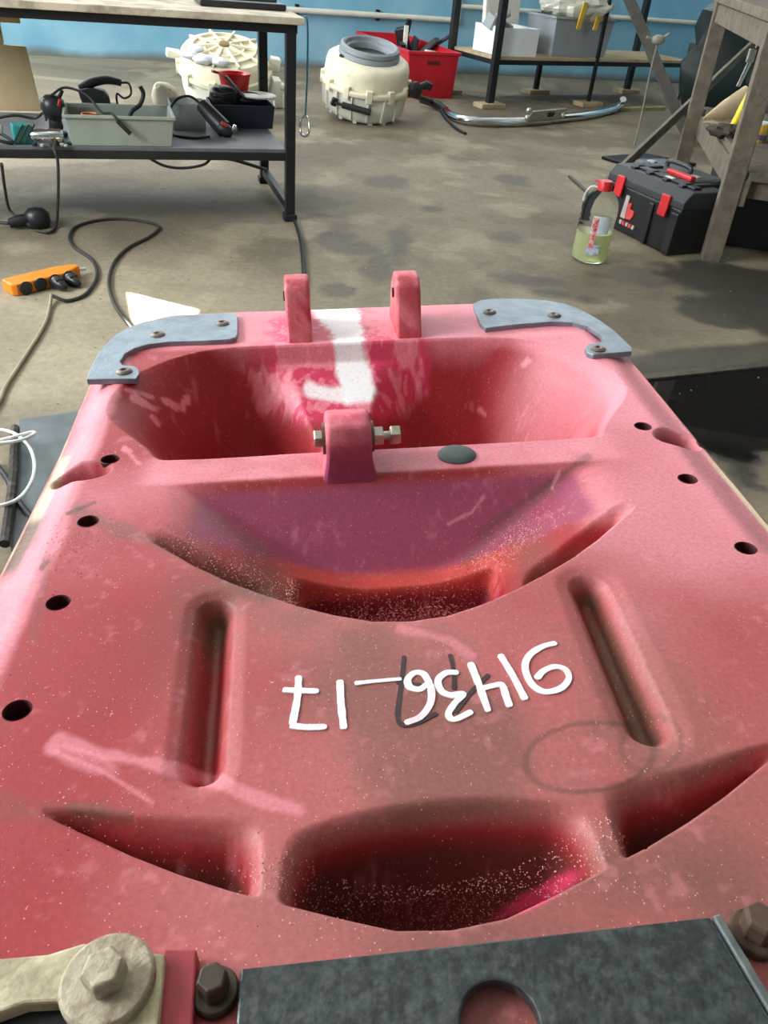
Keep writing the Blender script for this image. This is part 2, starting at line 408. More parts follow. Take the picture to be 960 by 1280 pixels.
    o = bpy.data.objects.new('floor', me); COL.objects.link(o); me.materials.append(m)
    tag(o, 'stained grey concrete workshop floor with wet patches', None, None, 'structure')
build_floor()

# ------------------------------------------------------------------ the red moulded panel
PN = np.array([-0.08, 0.05, 1.0]); PN /= np.linalg.norm(PN)          # its slightly tilted top plane
PP = np.array([0, 0.7, 0.65])
_pl = lambda px, py: onplane(px, py, PP, PN)
_dl = _pl(137, 574)-_pl(22, 888); _dr = _pl(804, 533)-_pl(932, 685)
PV = _dl/np.linalg.norm(_dl)+_dr/np.linalg.norm(_dr); PV -= PN*(PV@PN); PV /= np.linalg.norm(PV)
PU = np.cross(PV, PN); PO = _pl(455, 590)
def UV(px, py, w=0.0):
    p = onplane(px, py, PP+PN*w, PN); return float((p-PO)@PU), float((p-PO)@PV)
def world(u, v, w): return PO + np.multiply.outer(u, PU) + np.multiply.outer(v, PV) + np.multiply.outer(w, PN)

VLO, VHI = -0.60, 0.515
def edgeL(v):
    e = np.interp(v, [-.6, -.116, .09, .286, .40, .515], [-.337, -.334, -.332, -.338, -.336, -.330])
    r = .055; k = np.clip((v-(VHI-r))/r, 0, 1); return e + r*(1-np.sqrt(1-k*k*.98))
def edgeR(v):
    e = np.interp(v, [-.6, -.118, .057, .287, .40, .515], [.376, .381, .389, .402, .402, .394])
    r = .085; k = np.clip((v-(VHI-r))/r, 0, 1); return e - r*(1-np.sqrt(1-k*k*.98))
HOLES = [(-.269, -.298), (-.268, -.182), (-.268, -.063), (-.269, .057), (.330, .068), (.330, -.051), (.330, -.172), (.330, -.290)]
LIP1 = lambda s: np.interp(np.abs(s), [0, .03, .06, .09, .12, .15, .18, .21, .235, .3], [-.237, -.234, -.223, -.208, -.190, -.170, -.146, -.118, -.095, -.05])
LIP2 = lambda s: np.interp(np.abs(s), [0, .03, .06, .09, .12, .15, .18, .21, .24, .3], [-.482, -.479, -.469, -.458, -.447, -.434, -.419, -.402, -.385, -.36])
def height(u, v):
    c = .028 + .05*np.minimum(v, 0)
    s = u-c; a = np.abs(s); sh = u-.028
    w = np.zeros_like(u)
    lip1 = LIP1(s); lip2 = LIP2(s)
    # side bevels
    w -= .016*ss(.040, .0, u-edgeL(v)) + .012*ss(.045, .0, edgeR(v)-u)
    # big bowl behind the cross bar
    hw = .245 + .080*ss(.03, .19, v)
    r = .165; qx = np.abs(sh)-(hw-r); qy = np.abs(v-.11)-(.258-r)
    sd = np.hypot(np.maximum(qx, 0), np.maximum(qy, 0))+np.minimum(np.maximum(qx, qy), 0)-r
    side = ss(.0, .14, np.abs(sh)-.17)
    wid = .105+.09*side
    t = np.clip(-sd/wid, 0, 1)
    prof = (1-side)*(1-(1-t)**1.8) + side*(.6*ss(0, 1, t)+.4*t)
    bowl = -.185*np.minimum(prof, 1)
    gate = ss(.047, .066, v)
    bowl = bowl*gate
    # ridge from the back rim down to the centre lug
    rc = -.012+.0*v; hwr = .026 + .03*ss(.20, .36, v)
    m = ss(hwr+.045+.03*ss(.2, .36, v), hwr, np.abs(u-rc))
    top = -.006-.075*np.sin(np.pi*np.clip((v-.06)/(.40-.06), 0, 1))**1.3
    bowl = bowl*(1-m) + np.maximum(bowl, top)*m
    w += bowl
    # crescent dish in front of the bar: sloping face, ledge, pockets
    dish = .071*ss(.245, .02, a)
    vb = -.004
    inside = (v < vb) & (v > lip1)
    face = (v-vb)*.86
    k = .006
    lw = -dish
    dd = np.clip(.5+.5*(face-lw)/k, 0, 1); wl = lw*(1-dd)+face*dd + k*dd*(1-dd)   # smooth max
    wl = np.maximum(wl, -dish-.0)
    fade = ss(.0, .0032, v-lip1)
    edge_soft = ss(.25, .19, a)
    # ledge climbs gently again towards the lip outside the pockets
    climb = ss(.035, .004, v-lip1)
    wl2 = wl*(1-climb*.75)
    # main pocket between the two ribs
    pm = ss(.101, .082, a)*ss(-.104, -.118, v)
    wl2 = wl2*(1-pm) + np.minimum(wl2, -.106)*pm
    # side slots
    tt = np.clip((a-.113)/(.232-.113), 0, 1)
    width = .046*(1-tt)**.75+.002
    sm = ss(.112, .134, a)*ss(.242, .21, a)*ss(width+.014, width*.4, v-lip1)
    wl2 = wl2*(1-sm) + np.minimum(wl2, wl2-.060*(1-tt*.8))*sm
    w = np.where(inside, wl2*fade*edge_soft + (1-edge_soft)*w, w)
    # near crescent
    ins2 = (v > lip2-.0005) & (v < -.38)
    f2 = ss(.0, .0032, v-lip2)
    pm2 = ss(.094, .066, a)
    far2 = -.399-1.7*np.minimum(a, .1)**2; wall = -.085*ss(far2, far2-.045, v)
    tt2 = np.clip((a-.108)/(.242-.108), 0, 1); wd2 = .030*(1-tt2)**.8+.001
    sm2 = ss(.102, .130, a)*ss(.246, .21, a)
    slot = -.058*(1-tt2*.8)*ss(wd2+.018*(1-tt2)+.003, wd2*.2, v-lip2)
    w = np.where(ins2, (wall*pm2+slot*sm2)*f2 + w, w)
    # two long grooves
    for gu0, gu1, gv0, gv1, gr in ((-.1395, -.1375, -.205, -.358, .0135), (.172, .164, -.21, -.357, .0155)):
        tq = np.clip((v-gv0)/(gv1-gv0), 0, 1); du = u-(gu0+(gu1-gu0)*tq); dv = v-(gv0+(gv1-gv0)*tq)
        d = np.hypot(du, dv); w -= .023*ss(gr*1.25, gr*.1, d) + .003*ss(gr*2.0, gr, d)
    # finger recesses on the side edges
    for eu, ev, ru, rv in ((-.296, .036, .035, .022), (.362, .043, .030, .024)):
        w -= .024*ss(1.0, .45, ell(u, v, eu, ev, ru, rv))
    # soft unevenness of the laminate
    w += .0012*(fbm(u*14, v*14, 5, 3)-.5)
    return w

def panel_paint(P, kind=0, w=None):
    """base colour of the laminate at world points: red gelcoat, pink sanding haze, old grime, painted-in light and shade, repair patch"""
    PX, PY = project(P); q = P-PO; u = q@PU; v = q@PV; s = u-.028
    n1 = fbm(u*11, v*11, 31, 5); n2 = fbm(u*38, v*38, 47, 4); n3 = fbm(u*120, v*120, 71, 3); n4 = fbm(u*5, v*5, 91, 3)
    red = np.array(srgb(158, 34, 40)); pink = np.array(srgb(240, 150, 162)); dusty = np.array(srgb(182, 100, 98)); brown = np.array(srgb(102, 74, 60))
    purple = np.array(srgb(152, 66, 96)); mag = np.array(srgb(226, 62, 104)); white = np.array(srgb(255, 253, 253)); orange = np.array(srgb(196, 72, 62)); cream = np.array(srgb(220, 200, 168))
    C = np.ones(u.shape+(1,))*red
    def mix(col, k):
        nonlocal C
        k = np.clip(k, 0, 1)[..., None]; C = C*(1-k)+col*k
    ww = q@PN if w is None else w
    flat = ss(-.02, -.004, ww)
    # dull sanding dust on the flat field
    mix(dusty, flat*(.88+.8*(n1-.5)+.6*(n4-.5))*ss(.02, -.10, v)*ss(-.25, -.07, s+.25*(n4-.5)))
    mix(brown, flat*.6*ss(.36, .70, n1)*ss(-.05, -.20, v)*ss(.30, .05, np.abs(s)))
    mix(brown, .55*ss(1.25, .3, ell(PX, PY, 300, 850, 130, 190))*ss(.25, .7, n1))
    mix(brown, .50*ss(1.2, .2, ell(PX, PY, 860, 1120, 190, 90))*ss(.3, .6, n1))
    # sanding dust plus painted-in window light: rims, bar top, right shoulder, bevels
    mix(pink, .78*ss(.352, .375, v+.02*(n1-.5))*(.6+.8*n1))
    bl = u-edgeL(v); br = edgeR(v)-u
    mix(pink, ss(.052, .040, bl+.012*(n1-.5))*(.74+.3*(n2-.5))*ss(-.40, -.20, v))
    mix(pink, ss(.085, .03, br+.05*(n1-.5))*.60*ss(-.28, -.05, v))
    mix(pink, flat*.62*ss(.08, .26, s+.12*(n1-.5))*ss(-.33, -.12, v+.1*(n1-.5)))
    mix(pink, .75*ss(-.008, .004, v)*ss(.062, .050, v)*ss(.27, .24, np.abs(s))*(.75+.6*(n2-.5)))
    mix(pink, .50*ss(.16, .30, s+.1*(n1-.5))*ss(.05, .09, v)*ss(.42, .32, v))  # right bowl wall painted pinker as the lit side
    mix(pink, flat*.35*ss(-.15, -.24, s)*ss(.08, -.02, v)*ss(-.2, -.05, v)*n1*1.6)
    # bluish sky fill painted plum on the sloping bar front and the lug
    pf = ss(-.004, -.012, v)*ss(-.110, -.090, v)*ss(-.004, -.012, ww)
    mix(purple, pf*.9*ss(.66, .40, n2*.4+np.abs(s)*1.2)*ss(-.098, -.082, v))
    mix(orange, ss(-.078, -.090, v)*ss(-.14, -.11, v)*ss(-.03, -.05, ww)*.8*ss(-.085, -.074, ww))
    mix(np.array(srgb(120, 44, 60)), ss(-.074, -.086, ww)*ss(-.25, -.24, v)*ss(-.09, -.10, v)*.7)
    # grime settled in grooves and pockets, with shade painted into the near pocket
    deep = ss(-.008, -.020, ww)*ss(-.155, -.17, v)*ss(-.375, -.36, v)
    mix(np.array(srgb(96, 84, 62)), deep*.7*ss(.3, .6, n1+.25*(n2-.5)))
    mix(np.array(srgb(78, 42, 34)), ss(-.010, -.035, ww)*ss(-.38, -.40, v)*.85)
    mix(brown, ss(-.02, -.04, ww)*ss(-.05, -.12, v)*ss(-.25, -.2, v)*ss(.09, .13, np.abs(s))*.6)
    # dark rub marks running off the left hole row and beside the slot tips
    for pts, wd_, col, k in [([(100, 640), (160, 665), (230, 690), (330, 745)], 16, brown, .55), ([(60, 700), (40, 800)], 10, brown, .3),
                             ([(90, 1010), (160, 1020)], 14, brown, .5), ([(0, 1010), (120, 1020)], 25, brown, .35), ([(580, 700), (690, 610)], 12, brown, .4),
                             ([(600, 665), (735, 570)], 7, brown, .5), ([(250, 640), (330, 690)], 14, brown, .35)]:
        mix(col, k*ss(wd_, wd_*.2, dpoly(PX, PY, pts)+(n2-.5)*wd_)*.9)
    # bare repair: scrubbed magenta zone with a white ground crack
    e = ell(PX, PY, 432, 455, 100, 78) + (n1-.5)*1.0 + (n2-.5)*.5
    upper = ss(330, 372, PY)*ss(540, 512, PY+10*(n2-.5))
    mix(mag, ss(1.08, .80, e)*.85*upper*(.75+.5*n3)); mix(pink, ss(1.2, .9, e)*ss(.52, .62, n2)*.65*upper)
    mix(pink, ss(.60, .66, n3)*.5*ss(1.05, .8, e)*upper)
    d = dpoly(PX, PY, [(418, 392), (432, 400), (436, 430), (440, 462), (448, 492)]) + (n2-.5)*16 + (n3-.5)*8
    mix(white, ss(24, 15, d)*ss(512, 498, PY+14*(n2-.5)))
    d = dpoly(PX, PY, [(388, 488), (415, 494), (450, 490)]) + (n2-.5)*12; mix(white, ss(13, 5, d)*.85)
    d = dpoly(PX, PY, [(398, 385), (410, 392)]) + (n2-.5)*8; mix(white, ss(12, 5, d)*.7)
    # light scuffs
    for pts, wd_, k in [([(168, 497), (195, 512)], 7, .6), ([(205, 500), (228, 512), (235, 495)], 6, .7), ([(158, 487), (190, 497)], 4, .5), ([(190, 520), (198, 530)], 6, .6), ([(155, 560), (172, 578)], 5, .5),
                        ([(320, 470), (330, 510), (345, 500)], 12, .35), ([(560, 655), (590, 640), (605, 620)], 3, .4), ([(700, 590), (690, 610)], 4, .5), ([(655, 455), (660, 452)], 5, .6), ([(600, 512), (606, 518)], 6, .5)]:
        mix(pink*1.05, k*ss(wd_, wd_*.3, dpoly(PX, PY, pts)+(n3-.5)*wd_*1.6))
    # sanded drip streak left and dried water ring right
    poly = [(65, 935), (75, 925), (130, 943), (230, 962), (330, 1000), (372, 1012)]
    mix(pink, .5*ss(13, 4, dpoly(PX, PY, poly)+(n2-.5)*14)); mix(pink, .4*ss(5, 1.5, dpoly(PX, PY, [(70, 940), (130, 965), (190, 1003)])+(n2-.5)*6))
    mix(pink, .3*ss(1.1, .7, ell(PX, PY, 110, 952, 48, 16, .3)+(n2-.5)*.5))
    ring = np.abs(ell(PX, PY, 738, 946, 84, 43, -.12)+(n1-.5)*.35-1); mix(brown*.8, .55*ss(.09, .03, ring+(n3-.5)*.03))
    ring = np.abs(ell(PX, PY, 815, 930, 40, 34, -.4)+(n1-.5)*.3-1); mix(brown*.8, .4*ss(.14, .04, ring))
    mix(pink, .4*ss(9, 2, dpoly(PX, PY, [(500, 785), (560, 800), (590, 820)])+(n2-.5)*9))
    mix(brown*.6, .7*ss(3.5, 1.2, dpoly(PX, PY, [(84, 642), (100, 636), (118, 628)])+(n3-.5)*3)); mix(brown*.6, .6*ss(4, 1, dpoly(PX, PY, [(52, 710), (60, 702)])+(n3-.5)*4))
    # bare laminate where the rim is worn through
    mix(cream, ss(.016, .009, bl+.008*(n1-.5))*ss(.10, .06, np.abs(v-.02)+.05*(n2-.5)))
    mix(brown*1.3, ss(.018, .009, bl+.008*(n2-.5))*ss(.06, .03, np.abs(v+.075)))
    mix(cream, ss(.008, .004, br)*ss(.04, -.03, v))
    # bright fresh powder caught at the far right of the near pocket
    mix(mag*1.0, .9*ss(1.1, .5, ell(PX, PY, 672, 1120, 66, 12, -.48)+(n2-.5)*.9))
    # fine speckle of powder
    mix(pink, .22*ss(.60, .78, n3*.6+n2*.4))
    # darker red inside the finger recesses
    for eu, ev, ru, rv in ((-.296, .036, .035, .022), (.362, .043, .030, .024)): mix(np.array(srgb(140, 34, 42)), .8*ss(.95, .6, ell(u, v, eu, ev, ru, rv)+.3*(n2-.5)))
    return C
def set_paint(me, C):
    n = len(C); at = me.attributes.new('paint', 'FLOAT_COLOR', 'POINT')
    at.data.foreach_set('color', np.concatenate([np.clip(C, 0, 1), np.ones((n, 1))], 1).astype(np.float32).ravel())

def gelcoat():
    m = bpy.data.materials.new('dusty_red_gelcoat'); m.use_nodes = True; N = m.node_tree.nodes; L = m.node_tree.links; b = N['Principled BSDF']
    a1 = N.new('ShaderNodeAttribute'); a1.attribute_name = 'paint'
    tc = N.new('ShaderNodeTexCoord'); nz = N.new('ShaderNodeTexNoise'); nz.inputs['Scale'].default_value = 260; nz.inputs['Detail'].default_value = 4; nz.inputs['Roughness'].default_value = .7
    L.new(tc.outputs['Object'], nz.inputs['Vector'])
    mr = N.new('ShaderNodeMapRange'); mr.inputs[1].default_value = .25; mr.inputs[2].default_value = .75; mr.inputs[3].default_value = .8; mr.inputs[4].default_value = 1.22; L.new(nz.outputs['Fac'], mr.inputs[0])
    mx = N.new('ShaderNodeMix'); mx.data_type = 'RGBA'; mx.blend_type = 'MULTIPLY'; mx.inputs[0].default_value = 1
    L.new(a1.outputs['Color'], mx.inputs[6]); L.new(mr.outputs[0], mx.inputs[7])
    vo = N.new('ShaderNodeTexVoronoi'); vo.inputs['Scale'].default_value = 330; L.new(tc.outputs['Object'], vo.inputs['Vector'])
    n2 = N.new('ShaderNodeTexNoise'); n2.inputs['Scale'].default_value = 22; n2.inputs['Detail'].default_value = 3; L.new(tc.outputs['Object'], n2.inputs['Vector'])
    th = N.new('ShaderNodeMath'); th.operation = 'MULTIPLY'; th.inputs[1].default_value = .30; L.new(n2.outputs['Fac'], th.inputs[0])
    lt = N.new('ShaderNodeMath'); lt.operation = 'LESS_THAN'; L.new(vo.outputs['Distance'], lt.inputs[0]); L.new(th.outputs[0], lt.inputs[1])
    wn_ = N.new('ShaderNodeTexWhiteNoise'); L.new(vo.outputs['Position'], wn_.inputs['Vector'])
    gt = N.new('ShaderNodeMath'); gt.operation = 'GREATER_THAN'; gt.inputs[1].default_value = .72; L.new(wn_.outputs['Value'], gt.inputs[0])
    mu = N.new('ShaderNodeMath'); mu.operation = 'MULTIPLY'; L.new(lt.outputs[0], mu.inputs[0]); L.new(gt.outputs[0], mu.inputs[1])
    mu2 = N.new('ShaderNodeMath'); mu2.operation = 'MULTIPLY'; mu2.inputs[1].default_value = .6; L.new(mu.outputs[0], mu2.inputs[0])
    m3 = N.new('ShaderNodeMix'); m3.data_type = 'RGBA'; L.new(mu2.outputs[0], m3.inputs[0]); L.new(mx.outputs[2], m3.inputs[6]); m3.inputs[7].default_value = (*srgb(240, 170, 172), 1)
    L.new(m3.outputs[2], b.inputs['Base Color'])
    b.inputs['Roughness'].default_value = .52; b.inputs['Specular IOR Level'].default_value = .45
    bp = N.new('ShaderNodeBump'); bp.inputs['Strength'].default_value = .18; bp.inputs['Distance'].default_value = .002; L.new(nz.outputs['Fac'], bp.inputs['Height']); L.new(bp.outputs[0], b.inputs['Normal'])
    return m
GEL = gelcoat()
PANEL = thing('moulded_panel', 'big red moulded fibreglass panel with pockets, grooves and hinge lugs, dusted pink from sanding', 'panel')
PANEL.matrix_world = Matrix(((PU[0], PV[0], PN[0], PO[0]), (PU[1], PV[1], PN[1], PO[1]), (PU[2], PV[2], PN[2], PO[2]), (0, 0, 0, 1)))
def build_shell():
    d = .0016
    vs = np.arange(VLO, VHI+1e-6, d); nt = int(.73/d); t = np.linspace(0, 1, nt)
    T, V = np.meshgrid(t, vs); L, R = edgeL(V), edgeR(V); Uu = L+(R-L)*T
    U0, V0 = Uu.copy(), V.copy(); holes = np.zeros(U0.shape)
    for hu, hv in HOLES:
        R0 = .0094; dx, dy = U0-hu, V0-hv; r = np.hypot(dx, dy)+1e-9
        near = np.abs(r-R0) < .00105; k = np.where(near, R0/r, 1); inn = (r < R0-.001)
        Uu = np.where(near, hu+dx*k, Uu); V = np.where(near, hv+dy*k, V); holes = np.where(inn, -.055, holes)
    for lipf, ext in ((LIP1, .24), (LIP2, .245)):
        sloc = Uu-(.028+.05*np.minimum(V, 0)); lv = lipf(sloc); near = (np.abs(V-lv) < d*.5) & (np.abs(sloc) < ext) & (np.abs(Uu-U0) < 1e-9)
        V = np.where(near, lv, V)
    W = height(Uu, V)
    ny, nx = U0.shape; n = nx*ny
    co = np.stack([Uu.ravel(), V.ravel(), W.ravel()], -1)
    idx = np.arange(n).reshape(ny, nx)
    q = np.stack([idx[:-1, :-1], idx[:-1, 1:], idx[1:, 1:], idx[1:, :-1]], -1).reshape(-1, 4)
    q = q[~(holes.ravel()[q] < 0).any(1)]
    me = bpy.data.meshes.new('shell')
    me.vertices.add(n); me.vertices.foreach_set('co', co.ravel())
    me.loops.add(q.size); me.loops.foreach_set('vertex_index', q.ravel().astype(np.int32))
    me.polygons.add(len(q)); me.polygons.foreach_set('loop_start', np.arange(0, q.size, 4, dtype=np.int32)); me.polygons.foreach_set('loop_total', np.full(len(q), 4, np.int32))
    me.polygons.foreach_set('use_smooth', np.ones(len(q), bool))
    me.update(calc_edges=True)
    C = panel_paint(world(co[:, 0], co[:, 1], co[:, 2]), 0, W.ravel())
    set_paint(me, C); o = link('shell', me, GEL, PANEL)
    # raw laminate edge all round
    ring = np.concatenate([idx[0, :], idx[1:, -1], idx[-1, -2::-1], idx[-2:0:-1, 0]])[::3]
    top = co[ring]; m = len(ring); cen = np.array([.028, -.04, 0])
    dirn = top-cen; dirn[:, 2] = 0
    b1 = top+np.array([0, 0, -.002])+dirn/np.linalg.norm(dirn, axis=1)[:, None]*.0035; b2 = b1+np.array([0, 0, -.042]); b3 = b2-dirn/np.linalg.norm(dirn, axis=1)[:, None]*.02
    mb = MB(); mb.add(np.concatenate([top, b1, b2, b3]), [(r*m+i, r*m+(i+1) % m, (r+1)*m+(i+1) % m, (r+1)*m+i) for r in range(3) for i in range(m)])
    part(PANEL, 'raw_edge', mb, mat('raw_laminate', srgb(206, 176, 140), .7, 0, .2, 25, col2=srgb(178, 92, 92), thr=.5), label='cream raw laminate edge of the panel')
    return me
build_shell()
def painted(name, mb, bevel, seg=3):
    me = mb.mesh(name); bm = bmesh.new(); bm.from_mesh(me)
    bmesh.ops.bevel(bm, geom=[e for e in bm.edges if e.calc_face_angle(0) > .5], offset=bevel, segments=seg, profile=.6, affect='EDGES', clamp_overlap=True)
    bmesh.ops.triangulate(bm, faces=bm.faces)
    bmesh.ops.subdivide_edges(bm, edges=[e for e in bm.edges if e.calc_length() > .006], cuts=3, use_grid_fill=True)
    bm.to_mesh(me); bm.free()
    co = np.array([v.co[:] for v in me.vertices]); P = world(co[:, 0], co[:, 1], co[:, 2])
    C = panel_paint(P, 0, np.full(len(co), -.0))
    q = fbm(co[:, 0]*60+co[:, 2]*40, co[:, 1]*60, 9, 4)[:, None]
    return me, co, C, q
cup = MB().lathe([(.0001, -.052), (.0100, -.052), (.0102, .0000), (.0096, .0006), (.0090, -.0008), (.0088, -.050), (.0001, -.050)], 24).mesh('screw_hole')
CUPM = mat('dark_red_bore', srgb(70, 18, 22), .6)  # dark red paints in the shade inside the screw holes
cup.materials.append(CUPM)
for i, (hu, hv) in enumerate(HOLES):
    o = bpy.data.objects.new('screw_hole', cup); COL.objects.link(o); o.parent = PANEL
    o.location = (hu, hv, float(height(np.array([hu+.0098]), np.array([hv]))[0]))
# hinge lugs: profile in (v, w), extruded across
def lug(name, u0, u1, prof, base, bevel=.006, name_c=None):
    mb = MB(); n = len(prof)
    mb.add([(u0, v, w) for v, w in prof]+[(u1, v, w) for v, w in prof], [tuple(range(n)), tuple(range(2*n-1, n-1, -1))]+[(k, n+k, n+(k+1) % n, (k+1) % n) for k in range(n)])
    me, co, C, q = painted(name, mb, bevel)
    R = np.array(srgb(188, 46, 56) if name_c is None else srgb(176, 66, 92)); K = np.array(srgb(228, 120, 130))
    C2 = R*(1-ss(.4, .7, q))+K*ss(.4, .7, q)
    C = C*(1-base)+C2*base
    if name_c:
        # shoulders flare into the bar; the painted plum sky fill runs up the front face
        um = (u0+u1)/2; k = 1+.32*ss(.022, -.02, co[:, 2])*ss(.15, .0, co[:, 1])
        for i_, vv in enumerate(me.vertices): vv.co.x = um+(vv.co.x-um)*float(k[i_])
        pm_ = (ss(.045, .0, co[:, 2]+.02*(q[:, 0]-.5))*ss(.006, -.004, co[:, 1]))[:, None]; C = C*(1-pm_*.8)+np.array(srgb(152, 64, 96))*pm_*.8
    set_paint(me, C); o = link(name, me, GEL, PANEL); me.shade_smooth(); me.set_sharp_from_angle(angle=math.radians(35)); return o
uc = UV(438, 560, .04)[0]
CPROF = [(-.018, -.035), (-.0105, -.004), (-.006, .034), (.003, .052), (.022, .058), (.044, .052), (.075, .030), (.12, -.010), (.16, -.06), (.16, -.12), (.03, -.12)]
cl = lug('hinge_lug', uc-.0235, uc+.0235, CPROF, .6, name_c=1)
cl['label'] = 'centre hinge lug with bolts through it'
for px, pxb in ((373, 373), (519, 519)):
    u_ = UV(px, 400, .045)[0]
    lug('hinge_lug', u_-.0175, u_+.0185, [(.372, -.03), (.374, .004), (.384, .03), (.398, .070), (.410, .080), (.440, .080), (.462, .058), (.480, .0), (.480, -.03)], .7)
    pv = MB().lathe([(.0001, 0), (.007, 0), (.007, .003), (.0001, .003)], 16, (u_-.0175-.0022, .425, .052), rotm(0, math.pi/2, 0))
    part(PANEL, 'pin_bore', pv, mat('dark_bore', srgb(30, 20, 20), .8))
# bolts in the centre lug
def hexa(mb, c, r, h, ax):
    R = rotm(0, math.pi/2*ax, 0)
    return mb.lathe([(.0001, 0), (r*.92, 0), (r, h*.12), (r, h*.88), (r*.92, h), (.0001, h)], 6, c, R)
zb, vb_ = .030, .022
WASH = mat('rusty_washer', srgb(120, 104, 88), .5, .7, .3, 80)
part(PANEL, 'washer', MB().lathe([(.0001, 0), (.0165, 0), (.0165, .003), (.0001, .003)], 28, (uc-.0236, vb_, zb), rotm(0, -math.pi/2, 0)), WASH)
part(PANEL, 'bolt_head', hexa(MB(), (uc-.0266, vb_, zb), .0098, .0085, -1), ZINC)
part(PANEL, 'washer', MB().lathe([(.0001, 0), (.0165, 0), (.0165, .003), (.0001, .003)], 28, (uc+.0236, vb_, zb), rotm(0, math.pi/2, 0)), WASH)
part(PANEL, 'nut', hexa(MB(), (uc+.0266, vb_, zb), .0108, .0105, 1), ZINC)
part(PANEL, 'bolt_shank', MB().cyl((uc+.035, vb_, zb), (uc+.053, vb_, zb), .0045, 12), ZINC)
part(PANEL, 'nut', hexa(MB(), (uc+.0445, vb_, zb), .0108, .0105, 1), ZINC)
# black plug on the bar
u_, v_ = UV(571, 567, .002)
part(PANEL, 'plug', MB().lathe([(.021, -.002), (.021, .001), (.019, .003), (.010, .0042), (.0001, .0045)], 32, (u_, v_, .0), None, 1, .95), mat('grey_rubber', srgb(70, 76, 76), .6, 0, .15, 30), smooth=True, label='round grey rubber plug')

# steel corner plates with rivets: things screwed to the panel
PLATEM = mat('dull_zinc_plate', srgb(132, 144, 152), .42, .55, .2, 30, .15, 200)
def corner_plate(label, px, riv, w0=.001, th=.006):
    pts = [UV(x, y, w0+th) for x, y in px]; cu = sum(p[0] for p in pts)/len(pts); cv = sum(p[1] for p in pts)/len(pts)
    root = part(PANEL, 'corner_plate', MB().prism(pts, w0-.002, w0+th), PLATEM, .0012, label=label)
    for x, y in riv:
        u, v = UV(x, y, w0+th+.002)
        r = MB().lathe([(.0105, w0+th), (.0105, w0+th+.0012), (.0072, w0+th+.0035), (.0045, w0+th+.0035), (.0035, w0+th+.0010), (.0001, w0+th+.0010)], 20, (u, v, 0))
        part(root, 'rivet', r, mat('bronze_rivet', srgb(120, 108, 96), .45, .7, .25, 60))
    return root
corner_plate('grey steel plate riveted on the rear corner by the sunlit floor patch', [(108, 474), (110, 466), (122, 442), (142, 420), (160, 409), (178, 402), (217, 395), (260, 392), (294, 391), (297, 396), (297, 416), (295, 421), (287, 424), (250, 426), (210, 427), (186, 430), (168, 435), (156, 442), (150, 451), (153, 456), (167, 457), (173, 461), (174, 467), (170, 473)],
             [(155, 463), (197, 417), (278, 403)])
corner_plate('grey steel plate riveted on the rear corner by the wet floor', [(591, 380), (600, 375), (618, 373), (650, 373), (681, 375), (705, 379), (727, 387), (750, 400), (768, 413), (790, 434), (790, 439), (742, 443), (734, 440), (731, 435), (735, 430), (748, 428), (755, 425), (750, 417), (735, 407), (716, 403), (690, 402), (650, 405), (622, 408), (607, 410), (600, 403)],
             [(612, 389), (693, 393), (748, 435)])

# hand painted number, read from the far side of the panel
def ribbon(pts, half, lift):
    P = crom([np.array([*UV(*p), 0.]) for p in pts], 8) if len(pts) > 2 else [np.array([*UV(*p), 0.]) for p in (pts[0], ((pts[0][0]+pts[1][0])/2, (pts[0][1]+pts[1][1])/2), pts[1])]
    P = np.array(P); T = np.gradient(P, axis=0); T /= np.linalg.norm(T, axis=1)[:, None]+1e-12; Nn = np.stack([-T[:, 1], T[:, 0], 0*T[:, 0]], 1)
    # round ends
    L = P[0]-T[0]*half*.6; R = P[-1]+T[-1]*half*.6
    P = np.vstack([L, P, R]); Nn = np.vstack([Nn[0]*.55, Nn, Nn[-1]*.55]); k = np.linspace(0, 1, len(P))
    jit = 1+.22*(fbm(k*9+pts[0][0], k*0+pts[0][1], 3, 3)-.5)*2
    A = P+Nn*half*jit[:, None]; B = P-Nn*half*jit[:, None]
    for X in (A, B): X[:, 2] = height(X[:, 0], X[:, 1])+lift
    A2, B2 = A.copy(), B.copy(); A2[:, 2] -= .002; B2[:, 2] -= .002; n = len(P)
    mb = MB(); mb.add(np.vstack([A, B, A2, B2]), [(i, i+1, n+i+1, n+i) for i in range(n-1)]+[(i, 2*n+i, 2*n+i+1, i+1) for i in range(n-1)]+[(n+i, n+i+1, 3*n+i+1, 3*n+i) for i in range(n-1)]+[(0, n, 3*n, 2*n), (n-1, 3*n-1, 4*n-1, 2*n-1)])
    return mb
Z = lambda *a: [(330+x/2.4, 780+y/2.4) for x, y in a]
PAINTW = mat('white_paint_marker', srgb(246, 244, 244), .6, 0, .02, 40, col2=srgb(236, 176, 186), thr=.66)
INK = mat('black_marker_ink', srgb(58, 40, 42), .6, 0, .2, 40)
def merge(list_):
    m = MB()
    for x in list_: m.add(x.v, x.f)
    return m
